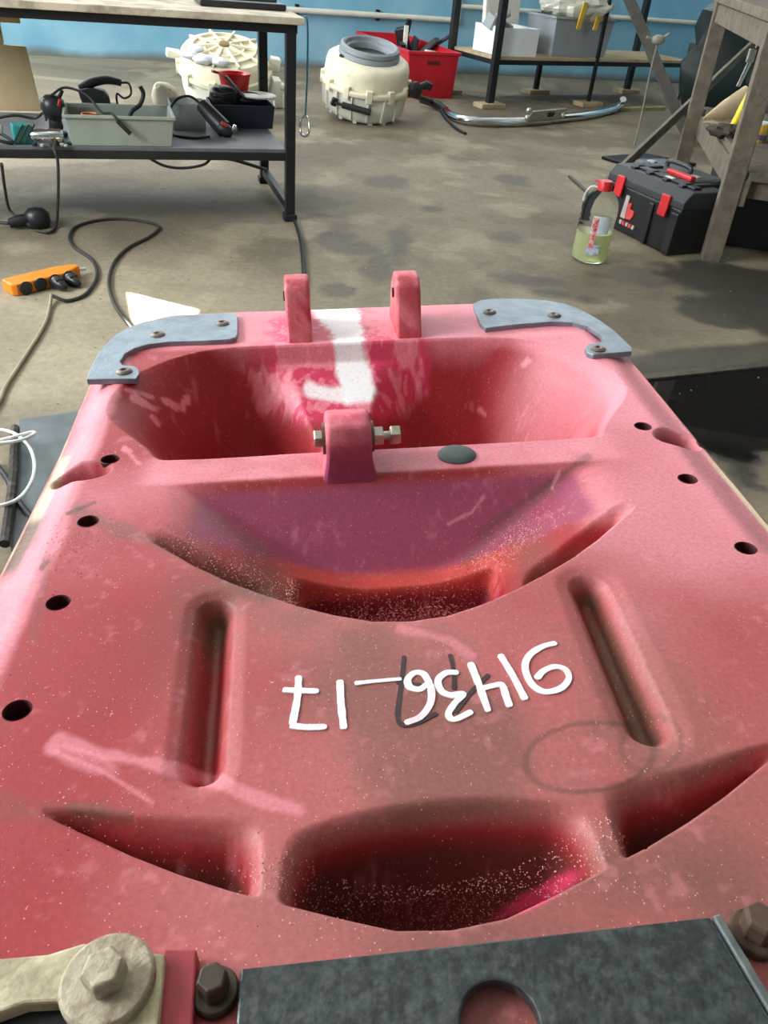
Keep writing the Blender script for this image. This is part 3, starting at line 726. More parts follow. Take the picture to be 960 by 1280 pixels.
for name, lab, strokes in [
    ('painted_digit', 'white hand painted digit 9', [Z((872, 60), (835, 70), (797, 95), (783, 130), (800, 178), (840, 205), (890, 195), (914, 165), (904, 138), (872, 130), (838, 143), (820, 163))]),
    ('painted_digit', 'white hand painted digit 1 after the 9', [Z((710, 97), (745, 155), (782, 225))]),
    ('painted_digit', 'white hand painted digit 4', [Z((620, 122), (645, 185), (672, 260)), Z((645, 198), (685, 188), (713, 186), (725, 215), (736, 246))]),
    ('painted_digit', 'white hand painted digit 3', [Z((578, 148), (545, 150), (522, 172), (532, 203), (562, 216), (598, 212), (572, 240), (553, 272), (572, 288), (620, 266))]),
    ('painted_digit', 'white hand painted digit 6', [Z((496, 178), (478, 152), (450, 150), (431, 170), (438, 192), (468, 198), (494, 182), (502, 205), (498, 242), (470, 280), (428, 298))]),
    ('painted_dash', 'white hand painted dash', [Z((276, 180), (335, 174), (408, 168))]),
    ('painted_digit', 'white hand painted digit 1 after the dash', [Z((228, 175), (231, 240), (239, 312))]),
    ('painted_digit', 'white hand painted digit 7', [Z((104, 162), (100, 225), (86, 300)), Z((84, 308), (130, 312), (182, 311)), Z((62, 200), (110, 202), (158, 204))])]:
    part(PANEL, name, merge([ribbon(s_, .0025 if name == 'painted_digit' else .0018, .0010) for s_ in strokes]), PAINTW, label=lab)
for st in [Z((420, 100), (410, 190), (400, 275), (415, 303), (460, 298), (515, 270)), Z((558, 95), (568, 140), (570, 195)), Z((470, 184), (436, 182), (400, 178)), Z((672, 155), (622, 205), (576, 265))]:
    part(PANEL, 'marker_stroke', ribbon(st, .0016, .0006), INK)

# powder and crumbs of sanded laminate
def dust():
    U_, V_, S_ = [], [], []
    def scatter(n, u, v, s): U_.append(u[:n]); V_.append(v[:n]); S_.append(s[:n])
    n = 3600; u = RNG.uniform(-.33, .37, n*6); v = RNG.uniform(-.53, .10, n*6)
    dens = fbm(u*9, v*9, 201, 4)*ss(.22, -.2, u); k = RNG.random(n*6) < (dens-.28)*1.3; scatter(n, u[k], v[k], RNG.uniform(.0003, .0008, k.sum()))
    n = 6500; u = RNG.uniform(-.085, .105, n); v = RNG.uniform(-.20, -.110, n); scatter(n, u, v, RNG.uniform(.0006, .0015, n))
    n = 9000; u = RNG.normal(.01, .055, n); v = -.470+.045*RNG.random(n)**1.9; scatter(n, u, v, RNG.uniform(.0003, .0009, n))
    n = 700; t = RNG.random(n); u = -.20+t*.11+RNG.normal(0, .012, n); v = -.085-t*.05+RNG.normal(0, .012, n); scatter(n, u, v, RNG.uniform(.0004, .0011, n))
    n = 700; t = RNG.random(n); u = .08+t*.09+RNG.normal(0, .014, n); v = -.115+t*.05+RNG.normal(0, .010, n); scatter(n, u, v, RNG.uniform(.0004, .0011, n))
    n = 500; u = RNG.normal(-.262, .02, n); v = RNG.normal(-.09, .03, n); scatter(n, u, v, RNG.uniform(.0004, .001, n))
    n = 260; u = RNG.normal(-.30, .012, n); v = RNG.normal(.033, .007, n); scatter(n, u, v, RNG.uniform(.0005, .001, n))
    n = 260; u = RNG.normal(.36, .010, n); v = RNG.normal(.040, .008, n); scatter(n, u, v, RNG.uniform(.0005, .001, n))
    u = np.concatenate(U_); v = np.concatenate(V_); s = np.concatenate(S_)
    ok = (u > edgeL(v)+.004) & (u < edgeR(v)-.004) & ~((v < -.43) & (v < LIP2(u-.028-.05*v)+.006) & (RNG.random(len(u)) < .93)) & ~((v < -.11) & (v > -.24) & (np.abs(u-.02) < .12) & (v < LIP1(u-.028-.05*v)+.004))
    for hu, hv in HOLES: ok &= np.hypot(u-hu, v-hv) > .012
    u, v, s = u[ok], v[ok], s[ok]; w = height(u, v)
    pile = (np.abs(u-.02) < .12) & (v < -.108) & (v > -.23) & (w < -.075); w = w+np.where(pile, RNG.random(len(u))*.022*ss(.11, .05, np.abs(u-.015)), 0)
    n = len(u); base = np.array([(1, 0, 0), (-.6, .8, 0), (-.6, -.8, 0), (0, 0, 1.1)])
    th = RNG.uniform(0, 6.28, n); c, sn = np.cos(th), np.sin(th)
    X = base[None, :, 0]*c[:, None]-base[None, :, 1]*sn[:, None]; Y = base[None, :, 0]*sn[:, None]+base[None, :, 1]*c[:, None]; Zz = np.repeat(base[None, :, 2], n, 0)*RNG.uniform(.4, 1.2, n)[:, None]
    co = np.stack([X*s[:, None]+u[:, None], Y*s[:, None]+v[:, None], Zz*s[:, None]+w[:, None]], -1).reshape(-1, 3)
    k = np.arange(n)[:, None]*4; f = np.concatenate([k+np.array([[0, 1, 3]]), k+np.array([[1, 2, 3]]), k+np.array([[2, 0, 3]])])
    me = bpy.data.meshes.new('sanding_dust'); me.from_pydata(co.tolist(), [], f.tolist()); me.update()
    o = link('sanding_dust', me, mat('laminate_crumbs', srgb(136, 44, 46), .8, 0, .1, 400, col2=srgb(206, 126, 118), thr=.54))
    me.materials.append(mat('pale_crumbs', srgb(226, 150, 148), .8, 0, .1, 400, col2=srgb(244, 204, 196), thr=.5))
    me.polygons.foreach_set('material_index', np.tile((w > -.06).astype(np.int32), 3))
    o.matrix_world = PANEL.matrix_world.copy()
    tag(o, 'pink and pale sanding crumbs strewn over the red panel and heaped in its pockets', 'dust', None, 'stuff')
dust()

# steel stand carrying the panel (under it)
def stand():
    root = thing('steel_stand', 'dark steel stand with four legs under the red panel', 'stand', (PO[0], PO[1], 0))
    org = np.array([PO[0], PO[1], 0])
    for u in (-.322, .368):
        a = world(u, -.52, -.060)-org; b = world(u, .47, -.060)-org
        part(root, 'rail', MB().bar(a, b, .03, .03), STEEL_BLK, .002)
        for v in (-.40, .40):
            t = world(u, v, -.075)-org
            part(root, 'leg', MB().bar((t[0], t[1], 0), t, .035, .035), STEEL_BLK, .002)
    for v in (-.40, .40):
        a = world(-.322, v, -.36)-org; b = world(.368, v, -.36)-org
        part(root, 'stretcher', MB().bar(a, b, .025, .025), STEEL_BLK, .002)
stand()

# foreground bracket plates on the near end of the panel
DKPLATE = mat('mottled_galvanised_plate', srgb(54, 60, 60), .36, .35, .3, 130, .15, 160, col2=srgb(92, 98, 94), thr=.60)
w1 = .012
def bracket():
    root = thing('steel_bracket', 'mottled dark grey steel plate with a round hole on the panel end', 'bracket'); root.matrix_world = PANEL.matrix_world.copy()
    A = UV(300, 1211, w1); B = UV(888, 1146, w1); Cc = UV(960, 1268, w1); 
    dirn = (Cc[0]-B[0], Cc[1]-B[1])
    D = (B[0]+dirn[0]*2.0, B[1]+dirn[1]*2.0); E_ = (A[0]-.004, A[1]-.13)
    hu, hv = UV(625, 1277, w1); r = .0185
    # plate with a round hole: fan quads between hole ring and outline
    n = 48; ring = [(hu+r*math.cos(2*math.pi*k/n), hv+r*math.sin(2*math.pi*k/n)) for k in range(n)]
    poly = [A, B, D, E_]
    def cast(th):
        best = None; dx, dy = math.cos(th), math.sin(th)
        for (x0, y0), (x1, y1) in zip(poly, poly[1:]+poly[:1]):
            ex, ey = x1-x0, y1-y0; den = dx*ey-dy*ex
            if abs(den) < 1e-12: continue
            t = ((x0-hu)*ey-(y0-hv)*ex)/den; s_ = ((x0-hu)*dy-(y0-hv)*dx)/den
            if t > 0 and -1e-9 <= s_ <= 1+1e-9 and (best is None or t < best): best = t
        return (hu+dx*best, hv+dy*best)
    angs = sorted([2*math.pi*k/n for k in range(n)]+[math.atan2(p[1]-hv, p[0]-hu) % (2*math.pi) for p in poly])
    ring = [(hu+r*math.cos(a), hv+r*math.sin(a)) for a in angs]; out = [cast(a) for a in angs]; n = len(angs)
    th = .008
    vs = [(x, y, w1) for x, y in ring]+[(x, y, w1) for x, y in out]+[(x, y, w1-th) for x, y in ring]+[(x, y, w1-th) for x, y in out]
    fs = []
    for i in range(n):
        j = (i+1) % n; fs += [(i, j, n+j, n+i), (2*n+i, 3*n+i, 3*n+j, 2*n+j), (i, 2*n+i, 2*n+j, j), (n+i, n+j, 3*n+j, 3*n+i)]
    mb = MB().add(vs, fs); part(root, 'plate', mb, DKPLATE, .0012)
    # upturned flange on its right end
    b0 = np.array([B[0], B[1], w1-.001]); b1 = np.array([D[0], D[1], w1-.001])
    part(root, 'end_flange', MB().bar(b0+np.array([.003, 0, -.004]), b1+np.array([.003, 0, -.004]), .005, .014), mat('bright_bracket_edge', srgb(120, 126, 126), .35, .7, .25, 60), .001)
    return root
bracket()
def bolt_on(label, px, w, rw, rb, hb_, mwash, mbolt, name='bolt_and_washer', wash_th=.006):
    u, v = UV(*px, w+wash_th); root = thing(name, label, 'bolt'); root.matrix_world = PANEL.matrix_world @ Matrix.Translation((u, v, w))
    part(root, 'washer', MB().lathe([(rb*.5, 0), (rw, 0), (rw, wash_th*.7), (rw*.93, wash_th), (rb*.5, wash_th)], 40), mwash, .0006)
    part(root, 'hex_head', MB().lathe([(.0001, wash_th*.9), (rb, wash_th*.9), (rb*1.02, wash_th+hb_*.8), (rb*.88, wash_th+hb_), (.0001, wash_th+hb_)], 6, (0, 0, 0), rotm(0, 0, .3)), mbolt, .0008)
    return root
DIRTY = mat('dirty_cream_paint', srgb(206, 196, 160), .6, 0, .2, 40, .2, 120, col2=srgb(140, 126, 98), thr=.58)
OLDSTEEL = mat('old_grey_steel', srgb(184, 174, 150), .6, .15, .3, 70, .2, 200, col2=srgb(128, 106, 84), thr=.58)
def cream_bracket():
    root = thing('cream_bracket', 'dirty cream painted steel bracket on the near corner of the panel', 'bracket'); root.matrix_world = PANEL.matrix_world.copy()
    w = .016; q = [(-30, 1200), (60, 1192), (105, 1178), (206, 1192), (196, 1290), (120, 1300), (106, 1264), (70, 1252), (30, 1254), (-30, 1276)]
    part(root, 'plate', MB().prism([UV(x, y, w) for x, y in q], .006, w), DIRTY, .0015)
    q = [(204, 1186), (246, 1186), (240, 1300), (192, 1300)]
    part(root, 'red_web', MB().prism([UV(x, y, .010) for x, y in q], -.004, .010), mat('red_painted_web', srgb(164, 52, 62), .5, 0, .15, 40), .0012, label='red painted web beside the cream plate')
part_ = None
cream_bracket()
solo('dark_gap_pad', 'black pad added for the dark gap under the cream bracket', 'pad', MB().prism([UV(x, y, .004) for x, y in ((-40, 1255), (70, 1245), (118, 1262), (124, 1310), (-40, 1330))], .0005, .0055), RUBBER, .001).matrix_world = PANEL.matrix_world.copy()  # black slab added to stand in for the dark gap here
bolt_on('big rusty hex bolt with a wide washer on the cream bracket', (133, 1222), .016, .0225, .0105, .011, OLDSTEEL, OLDSTEEL)
bolt_on('dark greasy bolt between the red web and the grey plate', (268, 1236), .001, .012, .008, .012, mat('greasy_steel', srgb(70, 60, 50), .5, .4, .3, 60), MATS['greasy_steel'])
bolt_on('dark rusty bolt beside the right end of the grey plate', (945, 1163), .001, .013, .009, .014, mat('brown_rust', srgb(86, 66, 54), .7, .3, .35, 60), MATS['brown_rust'])

# ------------------------------------------------------------------ steel workbench on the left
V3 = lambda *a: np.array(a, float)
def crumple(c, r, seed, n=28, m=18, fq=14.0):
    b_ = MB().ball((0, 0, 0), r, n, m); v = np.array(b_.v)
    k = fbm(v[:, 0]*fq+v[:, 2]*fq*.65, v[:, 1]*fq+v[:, 2]*fq*.5, seed, 3); v = v*(0.60+.75*k)[:, None]; b_.v = [tuple(x) for x in v+np.array(c)]; return b_
TBL_YAW = math.radians(20.5)
t1 = V3(math.cos(TBL_YAW), math.sin(TBL_YAW), 0); t2 = V3(-math.sin(TBL_YAW), math.cos(TBL_YAW), 0)
TB = onz(362, 275)                                       # front right foot
def tl(px, py, z):                                       # pixel -> bench frame at height z
    p = onz(px, py, z)-TB; return float(p@t1), float(p@t2)
bench = thing('steel_workbench', 'black steel workbench with a worn board top and a grey lower shelf', 'workbench', TB, TBL_YAW)
BL, BD = 1.62, .66
BENCHSHELF = mat('grey_shelf_board', srgb(96, 100, 102), .5, 0, .2, 6)
for x in (0, -BL):
    for y in (0, BD):
        part(bench, 'leg', MB().box((x, y, .405), (.042, .042, .75)), STEEL_BLK, .002)
        part(bench, 'foot', MB().box((x, y, .015), (.06, .06, .03)), RUBBER, .004)
    part(bench, 'base_rail', MB().box((x, BD/2, .055), (.03, BD, .035)), STEEL_BLK, .002)
part(bench, 'tabletop', MB().box((-BL/2-.0, BD/2, .795), (BL+.10, BD+.10, .026)), STAINWOOD, .003)
for cc_, dd_ in (((-BL/2, -.005, .765), (BL+.05, .035, .032)), ((-BL/2, BD, .765), (BL+.05, .035, .032)), ((.0, BD/2, .765), (.035, BD-.03, .032)), ((-BL, BD/2, .765), (.035, BD-.03, .032))): part(bench, 'apron', MB().box(cc_, dd_), STEEL_BLK, .002)
part(bench, 'shelf', MB().box((-BL/2, BD/2, .298), (BL-.04, BD, .016)), BENCHSHELF, .002)
for y in (0, BD): part(bench, 'shelf_rail', MB().box((-BL/2, y, .276), (BL, .03, .03)), STEEL_BLK, .002)
SZ = .306
def on_bench(px, py, z=SZ): return onz(px, py, z)
def bt(x, y, z): return TB+t1*x+t2*y+V3(0, 0, z)

# grey-green tub with odds and ends
p = on_bench(154, 184); tubw = .43
TUBM = mat('grey_green_plastic', srgb(150, 160, 146), .5, 0, .1, 8); TUBIN = TUBM
tub = thing('storage_tub', 'grey green rectangular plastic tub on the bench shelf', 'tub', p+t2*.13, TBL_YAW)
def open_box(w, d, h, th, taper=.93):
    m = MB(); a = [(-w/2*taper, -d/2*taper, 0), (w/2*taper, -d/2*taper, 0), (w/2*taper, d/2*taper, 0), (-w/2*taper, d/2*taper, 0)]
    b = [(-w/2, -d/2, h), (w/2, -d/2, h), (w/2, d/2, h), (-w/2, d/2, h)]
    ci = [(x*(1-2*th/w), y*(1-2*th/d), h) for x, y, _ in b]; di = [(x*(1-2*th/w), y*(1-2*th/d), th) for x, y, _ in a]
    return m.add(a+b+ci+di, [(3, 2, 1, 0)]+[(i, (i+1) % 4, 4+(i+1) % 4, 4+i) for i in range(4)]+[(4+i, 4+(i+1) % 4, 8+(i+1) % 4, 8+i) for i in range(4)]+[(8+i, 8+(i+1) % 4, 12+(i+1) % 4, 12+i) for i in range(4)]+[(12, 13, 14, 15)])
part(tub, 'body', open_box(tubw, .25, .115, .006), TUBM, .003)
part(tub, 'rim', MB().box((0, -.127, .112), (tubw+.014, .01, .012)).box((0, .127, .112), (tubw+.014, .01, .012)).box((-tubw/2-.002, 0, .112), (.01, .25, .012)).box((tubw/2+.002, 0, .112), (.01, .25, .012)), TUBM, .002)
TBX = p+t2*.13
def tb(x, y, z): return TBX+t1*x+t2*y+V3(0, 0, z)
solo('tool_cable', 'black cable with a plug hanging over the front of the grey green tub', 'cable', MB().tube([tb(-.26, .02, .16), tb(-.20, .03, .19), tb(-.12, 0, .17), tb(-.07, -.06, .12), tb(-.03, -.12, .125), tb(-.01, -.142, .10)], .005).tube([tb(-.012, -.142, .102), tb(.035, -.15, .055)], .009), RUBBER, smooth=True)
solo('tool_cable', 'black cable curling up out of the grey green tub', 'cable', MB().tube([tb(.02, .05, .02), tb(.05, .04, .10), tb(.09, .05, .13), tb(.11, .06, .17), tb(.10, .06, .20)], .009), RUBBER, smooth=True)
solo('copper_ring', 'orange coil of wire lying inside the grey green tub', 'wire', MB().tube([tb(-.12+.03*math.cos(a), .0+.03*math.sin(a), .098) for a in np.linspace(0, 5.5, 9)], .004), mat('orange_wire', srgb(190, 90, 40), .4), smooth=True)
solo('tool_case', 'long dark tool lying inside the grey green tub', 'tool', MB().box(tb(.08, .02, .045), (.22, .08, .07), rotm(0, 0, TBL_YAW)), BLKPL, .01)

# plywood upright standing on the shelf
p = on_bench(22, 138)
ply = thing('plywood_upright', 'pale plywood upright with a narrow neck and a cross board', 'board', p, TBL_YAW)
part(ply, 'lower_panel', MB().prism([(-.20, 0), (.105, 0), (.085, .265), (-.20, .275)], -.01, .01, Matrix.Rotation(math.pi/2, 4, 'X')), WOODPALE, .002)
part(ply, 'neck', MB().box((-.035, 0, .32), (.06, .018, .10)), WOODPALE, .002)
part(ply, 'cross_board', MB().box((-.06, -.012, .405), (.28, .02, .10)), mat('yellow_pine', srgb(206, 170, 108), .6, 0, .15, 6), .002)
part(ply, 'screw', MB().cyl((-.035, -.022, .36), (-.035, -.026, .36), .006), STEEL_BLK)

# round sander with red mark, on edge of shelf
p = on_bench(72, 172)
rs = thing('orbital_sander', 'black round sander with a red switch at the end of the bench shelf', 'sander', p+t2*.02, TBL_YAW)
part(rs, 'pad', MB().lathe([(.03, 0), (.042, .004), (.042, .016), (.034, .022)], 24), DKPL, smooth=True)
part(rs, 'body', MB().lathe([(.024, .02), (.030, .04), (.026, .065), (.040, .085), (.050, .11), (.046, .140), (.025, .158), (.0001, .162)], 24), BLKPL, smooth=True)
part(rs, 'switch', MB().box((.028, -.036, .135), (.012, .006, .028), rotm(0, .5, .6)), REDPL, .002, label='red switch')
part(rs, 'knob', MB().cyl((.03, 0, .15), (.045, .01, .175), .008), BLKPL)
q = [p+t2*(-.04)+V3(0, 0, .012), onz(72, 187, SZ)+V3(0, -.03, .008), ony(72, 200, onz(72, 187, SZ)[1]-.05), ony(73, 230, onz(72, 187, SZ)[1]-.05), ony(72, 262, onz(72, 187, SZ)[1]-.05), onz(70, 282, .01), onz(62, 290, .01), onz(45, 288, .01)]
solo('extension_cable', 'black power cord hanging straight down from the bench shelf to the floor', 'cord', MB().tube(q, .006), CORD, smooth=True)
# teal plug and tangled leads
p = on_bench(30, 178)
tp = thing('teal_charger', 'teal and black charger with ribs on the end of the bench shelf', 'charger', p, TBL_YAW+.2)
part(tp, 'body', MB().box((0, 0, .035), (.075, .07, .07)), mat('teal_plastic', srgb(20, 130, 128), .4, 0, .1, 10), .006)
for i in range(3): part(tp, 'rib', MB().box((-.02+.022*i, -.037, .04), (.006, .006, .085), rotm(0, .6, 0)), BLKPL, .001)
q = [p+t1*x+t2*y+V3(0, 0, z) for x, y, z in [(-.2, .02, .03), (-.1, .04, .075), (-.02, .05, .09), (.05, .06, .08), (.09, .03, .105), (.10, .0, .085)]]
solo('lead', 'thin black lead arching over the teal charger', 'cable', MB().tube(q, .005), RUBBER, smooth=True)
q = [p+t1*x+t2*y+V3(0, 0, z) for x, y, z in [(-.22, -.03, .01), (-.12, -.05, .02), (-.04, -.05, .008), (-.08, .0, .03), (-.18, .03, .05), (-.22, .0, .03)]]
solo('lead', 'tangled black lead lying left of the teal charger', 'cable', MB().tube(q, .007), RUBBER, smooth=True)
solo('lead_adapter', 'small white adapter among the leads by the teal charger', 'adapter', MB().box(p+t1*-.09+V3(0, 0, .05), (.04, .03, .03), rotm(.1, .2, .4)), GREYPL, .004)
p2 = on_bench(60, 180)
dc = thing('drill_chuck', 'shiny steel fitting lying before the round sander', 'fitting', p2, TBL_YAW)
R90 = rotm(0, math.pi/2, 0)
part(dc, 'barrel', MB().lathe([(.0001, -.06), (.016, -.06), (.026, -.045), (.026, .0), (.030, .01), (.030, .05), (.022, .065), (.0001, .065)], 20, (0, 0, .031), R90), CHROME, smooth=True)
for i, (x, y, r) in enumerate([(-.05, -.03, .012), (-.02, -.045, .010), (.02, -.04, .014), (.055, -.03, .011), (.085, -.01, .012), (.07, -.045, .009)]):
    c_ = p2+t1*x+t2*y
    solo('hex_nut', 'loose steel nut among the fittings before the round sander', 'nut', MB().ring([(r*.5, 0), (r, 0), (r, r*.9), (r*.5, r*.9)], 6), ZINC if i % 2 else BLKPL, .001, loc=c_, group='loose nuts on the bench shelf')
# sander with handle behind the tub (on the shelf)
p = on_bench(125, 138)
bs = thing('belt_sander', 'dark handheld sander with a rear handle standing behind the grey green tub', 'sander', p+t2*.04, TBL_YAW)
part(bs, 'base', MB().box((0, 0, .012), (.17, .09, .02)), BLKPL, .004)
part(bs, 'body', MB().prism([(-.075, .02), (.055, .02), (.05, .06), (.03, .085), (-.045, .095), (-.09, .085), (-.085, .05)], -.04, .04, Matrix.Rotation(math.pi/2, 4, 'X')), DKPL, .008)
part(bs, 'handle', MB().tube([(-.08, 0, .085), (-.02, 0, .115), (.05, 0, .128), (.115, 0, .118)], [.02, .022, .02, .016], 12), BLKPL, smooth=True)
part(bs, 'cable', MB().tube([(.115, 0, .118), (.15, 0, .115), (.155, 0, .07), (.12, 0, .05), (.09, .0, .07), (.085, 0, .03), (.1, 0, .012)], .005), RUBBER, smooth=True)
# angle grinder and navy bin
p = on_bench(270, 168)
ag = thing('angle_grinder', 'black angle grinder with a silver spindle resting against the navy bin', 'grinder', p, TBL_YAW)
ga, gb = np.array([-.05, .06, .11]), np.array([.035, -.04, .03])
part(ag, 'motor_body', MB().tube([ga, (ga+gb)/2, gb], [.03, .036, .038], 16, smooth=False), BLKPL, smooth=True)
part(ag, 'gear_head', MB().ball(gb, (.042, .04, .030), rot=rotm(0, .6, 0)), DKPL, smooth=True)
part(ag, 'spindle', MB().cyl(gb+V3(.03, -.01, .0), gb+V3(.055, -.015, .012), .010, 12).cyl(gb+V3(.045, -.012, .006), gb+V3(.052, -.014, .010), .016, 12), CHROME)
part(ag, 'red_mark', MB().box(gb+V3(-.005, -.032, .028), (.03, .012, .012), rotm(0, .5, 0)), REDPL, .002, label='red label')
part(ag, 'cable', MB().tube([ga, ga+V3(-.05, .02, .03), ga+V3(-.11, .0, .02), ga+V3(-.15, -.03, -.02)], .006), RUBBER, smooth=True)
q = [on_bench(212, 168), on_bench(225, 172), on_bench(245, 174), on_bench(262, 172)]
solo('extension_cable', 'short cord lying on the shelf between the tub and the grinder', 'cord', MB().tube([x+V3(0, 0, .005) for x in q], .005), RUBBER, smooth=True)
q = [bt(-.62, .02, .268), bt(-.55, .0, .235), bt(-.47, -.0, .225), bt(-.38, .0, .24), bt(-.34, .02, .27)]
solo('extension_cable', 'loop of black cord sagging below the bench shelf', 'cord', MB().tube(q, .006), RUBBER, smooth=True)
q = [bt(-.33, .06, .262), bt(-.2, .3, .19), bt(-.05, .5, .11), bt(.0, .6, .08)]
solo('extension_cable', 'black cord slanting from the shelf underside to the rear foot of the bench', 'cord', MB().tube(q, .008), RUBBER, smooth=True)
p = on_bench(305, 161)
NAVY = mat('navy_plastic', srgb(28, 32, 50), .5, 0, .15, 8)
nb = thing('navy_bin', 'small navy blue bin heaped with cords on the bench shelf', 'bin', p+t2*.10, TBL_YAW)
part(nb, 'body', open_box(.30, .20, .10, .006), NAVY, .003)
NB = p+t2*.10
def nbp(x, y, z): return NB+t1*x+t2*y+V3(0, 0, z)
def heap_cord(lab, seed, c, r, z, rad):
    rr = random.Random(seed); pts = [nbp(c[0]+r*math.cos(k*1.1)*rr.uniform(.7, 1), c[1]+r*.7*math.sin(k*1.1)*rr.uniform(.7, 1), z+.03*rr.random()) for k in range(13)]
    solo('coiled_cord', lab, 'cord', MB().tube(pts, rad), RUBBER, smooth=True)
heap_cord('coil of black cord piled in the navy bin, left side', 3, (-.07, .0), .065, .11, .008)
heap_cord('coil of black cord piled in the navy bin, right side', 5, (.05, .01), .06, .10, .007)
solo('tool_bag', 'crumpled black pouch stuffed in the navy bin', 'pouch', MB().ball(nbp(-.07, .03, .11), (.075, .06, .055), 16, 10).ball(nbp(-.11, .02, .13), (.03, .035, .03)), BLKPL, smooth=True)
solo('dark_bar', 'slanting black bar across the navy bin', 'tool', MB().bar(nbp(-.06, .04, .20), nbp(.02, -.03, .12), .018, .012), BLKPL, .003)
wd_ = thing('round_disc', 'white plastic disc lid lying on the navy bin', 'disc', nbp(.09, .02, .122), TBL_YAW)
part(wd_, 'plate', MB().lathe([(.0001, 0), (.085, 0), (.088, .006), (.080, .010), (.0001, .008)], 32), WHITEPL, smooth=True)
rd = thing('red_dish', 'red plastic dish standing behind the navy bin', 'dish', nbp(.0, .16, .0), TBL_YAW)
part(rd, 'bowl', MB().lathe([(.03, 0), (.06, .10), (.075, .185), (.082, .20), (.068, .198), (.05, .15), (.0001, .14)], 28), REDPL, smooth=True)
part(rd, 'handle', MB().bar((-.07, 0, .195), (-.11, -.02, .205), .02, .012), REDPL, .003)
# clear crate and cream cone near the drum back
p = on_bench(238, 164)
cc = thing('clear_box', 'cloudy clear plastic box beside the tub on the shelf', 'box', p+t2*.09, TBL_YAW)
part(cc, 'body', open_box(.16, .16, .11, .004), mat('cloudy_plastic', srgb(150, 156, 156), .35, 0, .1, 8, Alpha=.6), .003)
p = on_bench(212, 150)
cn = thing('cream_funnel', 'cream plastic funnel cap lying on its side behind the tub', 'funnel', p+t2*.16, TBL_YAW)
Rf = rotm(math.radians(55), 0, math.radians(-25))
part(cn, 'cone', MB().lathe([(.012, .11), (.030, .09), (.060, .03), (.068, .0), (.060, .004), (.0001, .05)], 28, (0, 0, .07), Rf), CREAM, smooth=True)
part(cn, 'slot', MB().box((0, -.06, .11), (.05, .006, .015), rotm(.2, 0, .3)), BLKPL, .002)
# bag on the table top
p = onz(325, 4, .808)
bg = thing('black_case', 'flat black case with a green lid lying on the bench top', 'case', bt(-.16, .30, .809), TBL_YAW)
part(bg, 'base', MB().box((0, 0, .012), (.36, .24, .024)), BLKPL, .006)
part(bg, 'lid', MB().box((.05, .06, .035), (.22, .16, .025)), mat('dark_green_plastic', srgb(52, 86, 78), .5, 0, .2, 8), .006)
# lanyard with carabiner on the bench end
hk = thing('lanyard', 'light blue cord with a steel carabiner hanging from the bench end', 'lanyard', bt(.062, .03, .79), TBL_YAW)
TEAL = mat('blue_cord', srgb(70, 140, 170), .6, 0, .1, 20)
part(hk, 'cord', MB().tube([(-.01, -.0, .01), (.015, 0, .0), (.018, 0, -.2), (.012, 0, -.36)], .004), TEAL, smooth=True)
part(hk, 'carabiner', MB().tube([(.012, 0, -.355), (-.008, 0, -.375), (-.008, 0, -.42), (.012, 0, -.435), (.030, 0, -.42), (.028, 0, -.375)], .0055, closed=True), CHROME, smooth=True)

# ------------------------------------------------------------------ washing machine tubs
def drum_clips(root, R, z0, z1, n, m, skip=()):
    for k in range(n):
        if k in skip: continue
        a = 2*math.pi*k/n
        part(root, 'clip', MB().box((R*math.cos(a), R*math.sin(a), (z0+z1)/2), (.035, .045, z1-z0), rotm(0, 0, a)), m, .004)
DR = onz(457, 158); DC = DR+V3(-.05, .30, 0)
wt = thing('washer_tub', 'white washing machine tub with a grey door gasket on top', 'tub', DC+V3(0, 0, .05), rot=(math.radians(11), math.radians(3), math.radians(10)))
R_ = .305
part(wt, 'lower_shell', MB().lathe([(.0001, .0), (.22, .0), (.262, .010), (.284, .035), (R_-.012, .10), (R_-.008, .19)], 48), WHITEPL, smooth=True)
part(wt, 'seam_flange', MB().ring([(R_-.03, .188), (R_+.018, .188), (R_+.022, .198), (R_+.022, .212), (R_+.016, .222), (R_-.03, .222)], 48), CREAM, .003)
part(wt, 'upper_shell', MB().lathe([(R_-.006, .220), (R_-.006, .31), (R_-.016, .345), (R_-.045, .364), (.20, .372), (.19, .374), (.19, .30), (.10, .28), (.0001, .28)], 48), CREAM, smooth=True)
drum_clips(wt, R_+.006, .165, .245, 12, CREAM)
for k in range(16):
    a = 2*math.pi*k/16
    part(wt, 'rib', MB().bar(((R_-.022)*math.cos(a), (R_-.022)*math.sin(a), .03), ((R_-.002)*math.cos(a), (R_-.002)*math.sin(a), .185), .014, .03), WHITEPL, .002)
for k in range(7):
    a = -2.7+.42*k
    part(wt, 'foot_lug', MB().box((.255*math.cos(a), .255*math.sin(a), .02), (.035, .03, .04), rotm(0, 0, a)), WHITEPL, .004)
GASK = mat('grey_gasket_rubber', srgb(128, 134, 138), .5, 0, .1, 10)
gk = part(wt, 'door_gasket', MB().ring([(.150, .36), (.205, .358), (.218, .375), (.214, .395), (.206, .402), (.212, .412), (.208, .432), (.190, .442), (.176, .434), (.170, .412), (.155, .405), (.148, .385)], 56), GASK, smooth=True, label='ribbed grey rubber door gasket')
part(wt, 'drum_inside', MB().lathe([(.0001, .33), (.15, .33), (.155, .37)], 40), mat('dark_inside', srgb(52, 56, 58), .4, .4, .2, 10), smooth=True)
part(wt, 'damper', MB().cyl((-.18, -.285, .125), (.02, -.335, .115), .021, 14).cyl((-.23, -.27, .128), (-.17, -.288, .125), .010, 10), BLKPL, label='black damper strut')
part(wt, 'damper_mount', MB().box((-.235, -.262, .13), (.04, .03, .05), rotm(.1, .3, .2)), BLKPL, .004)
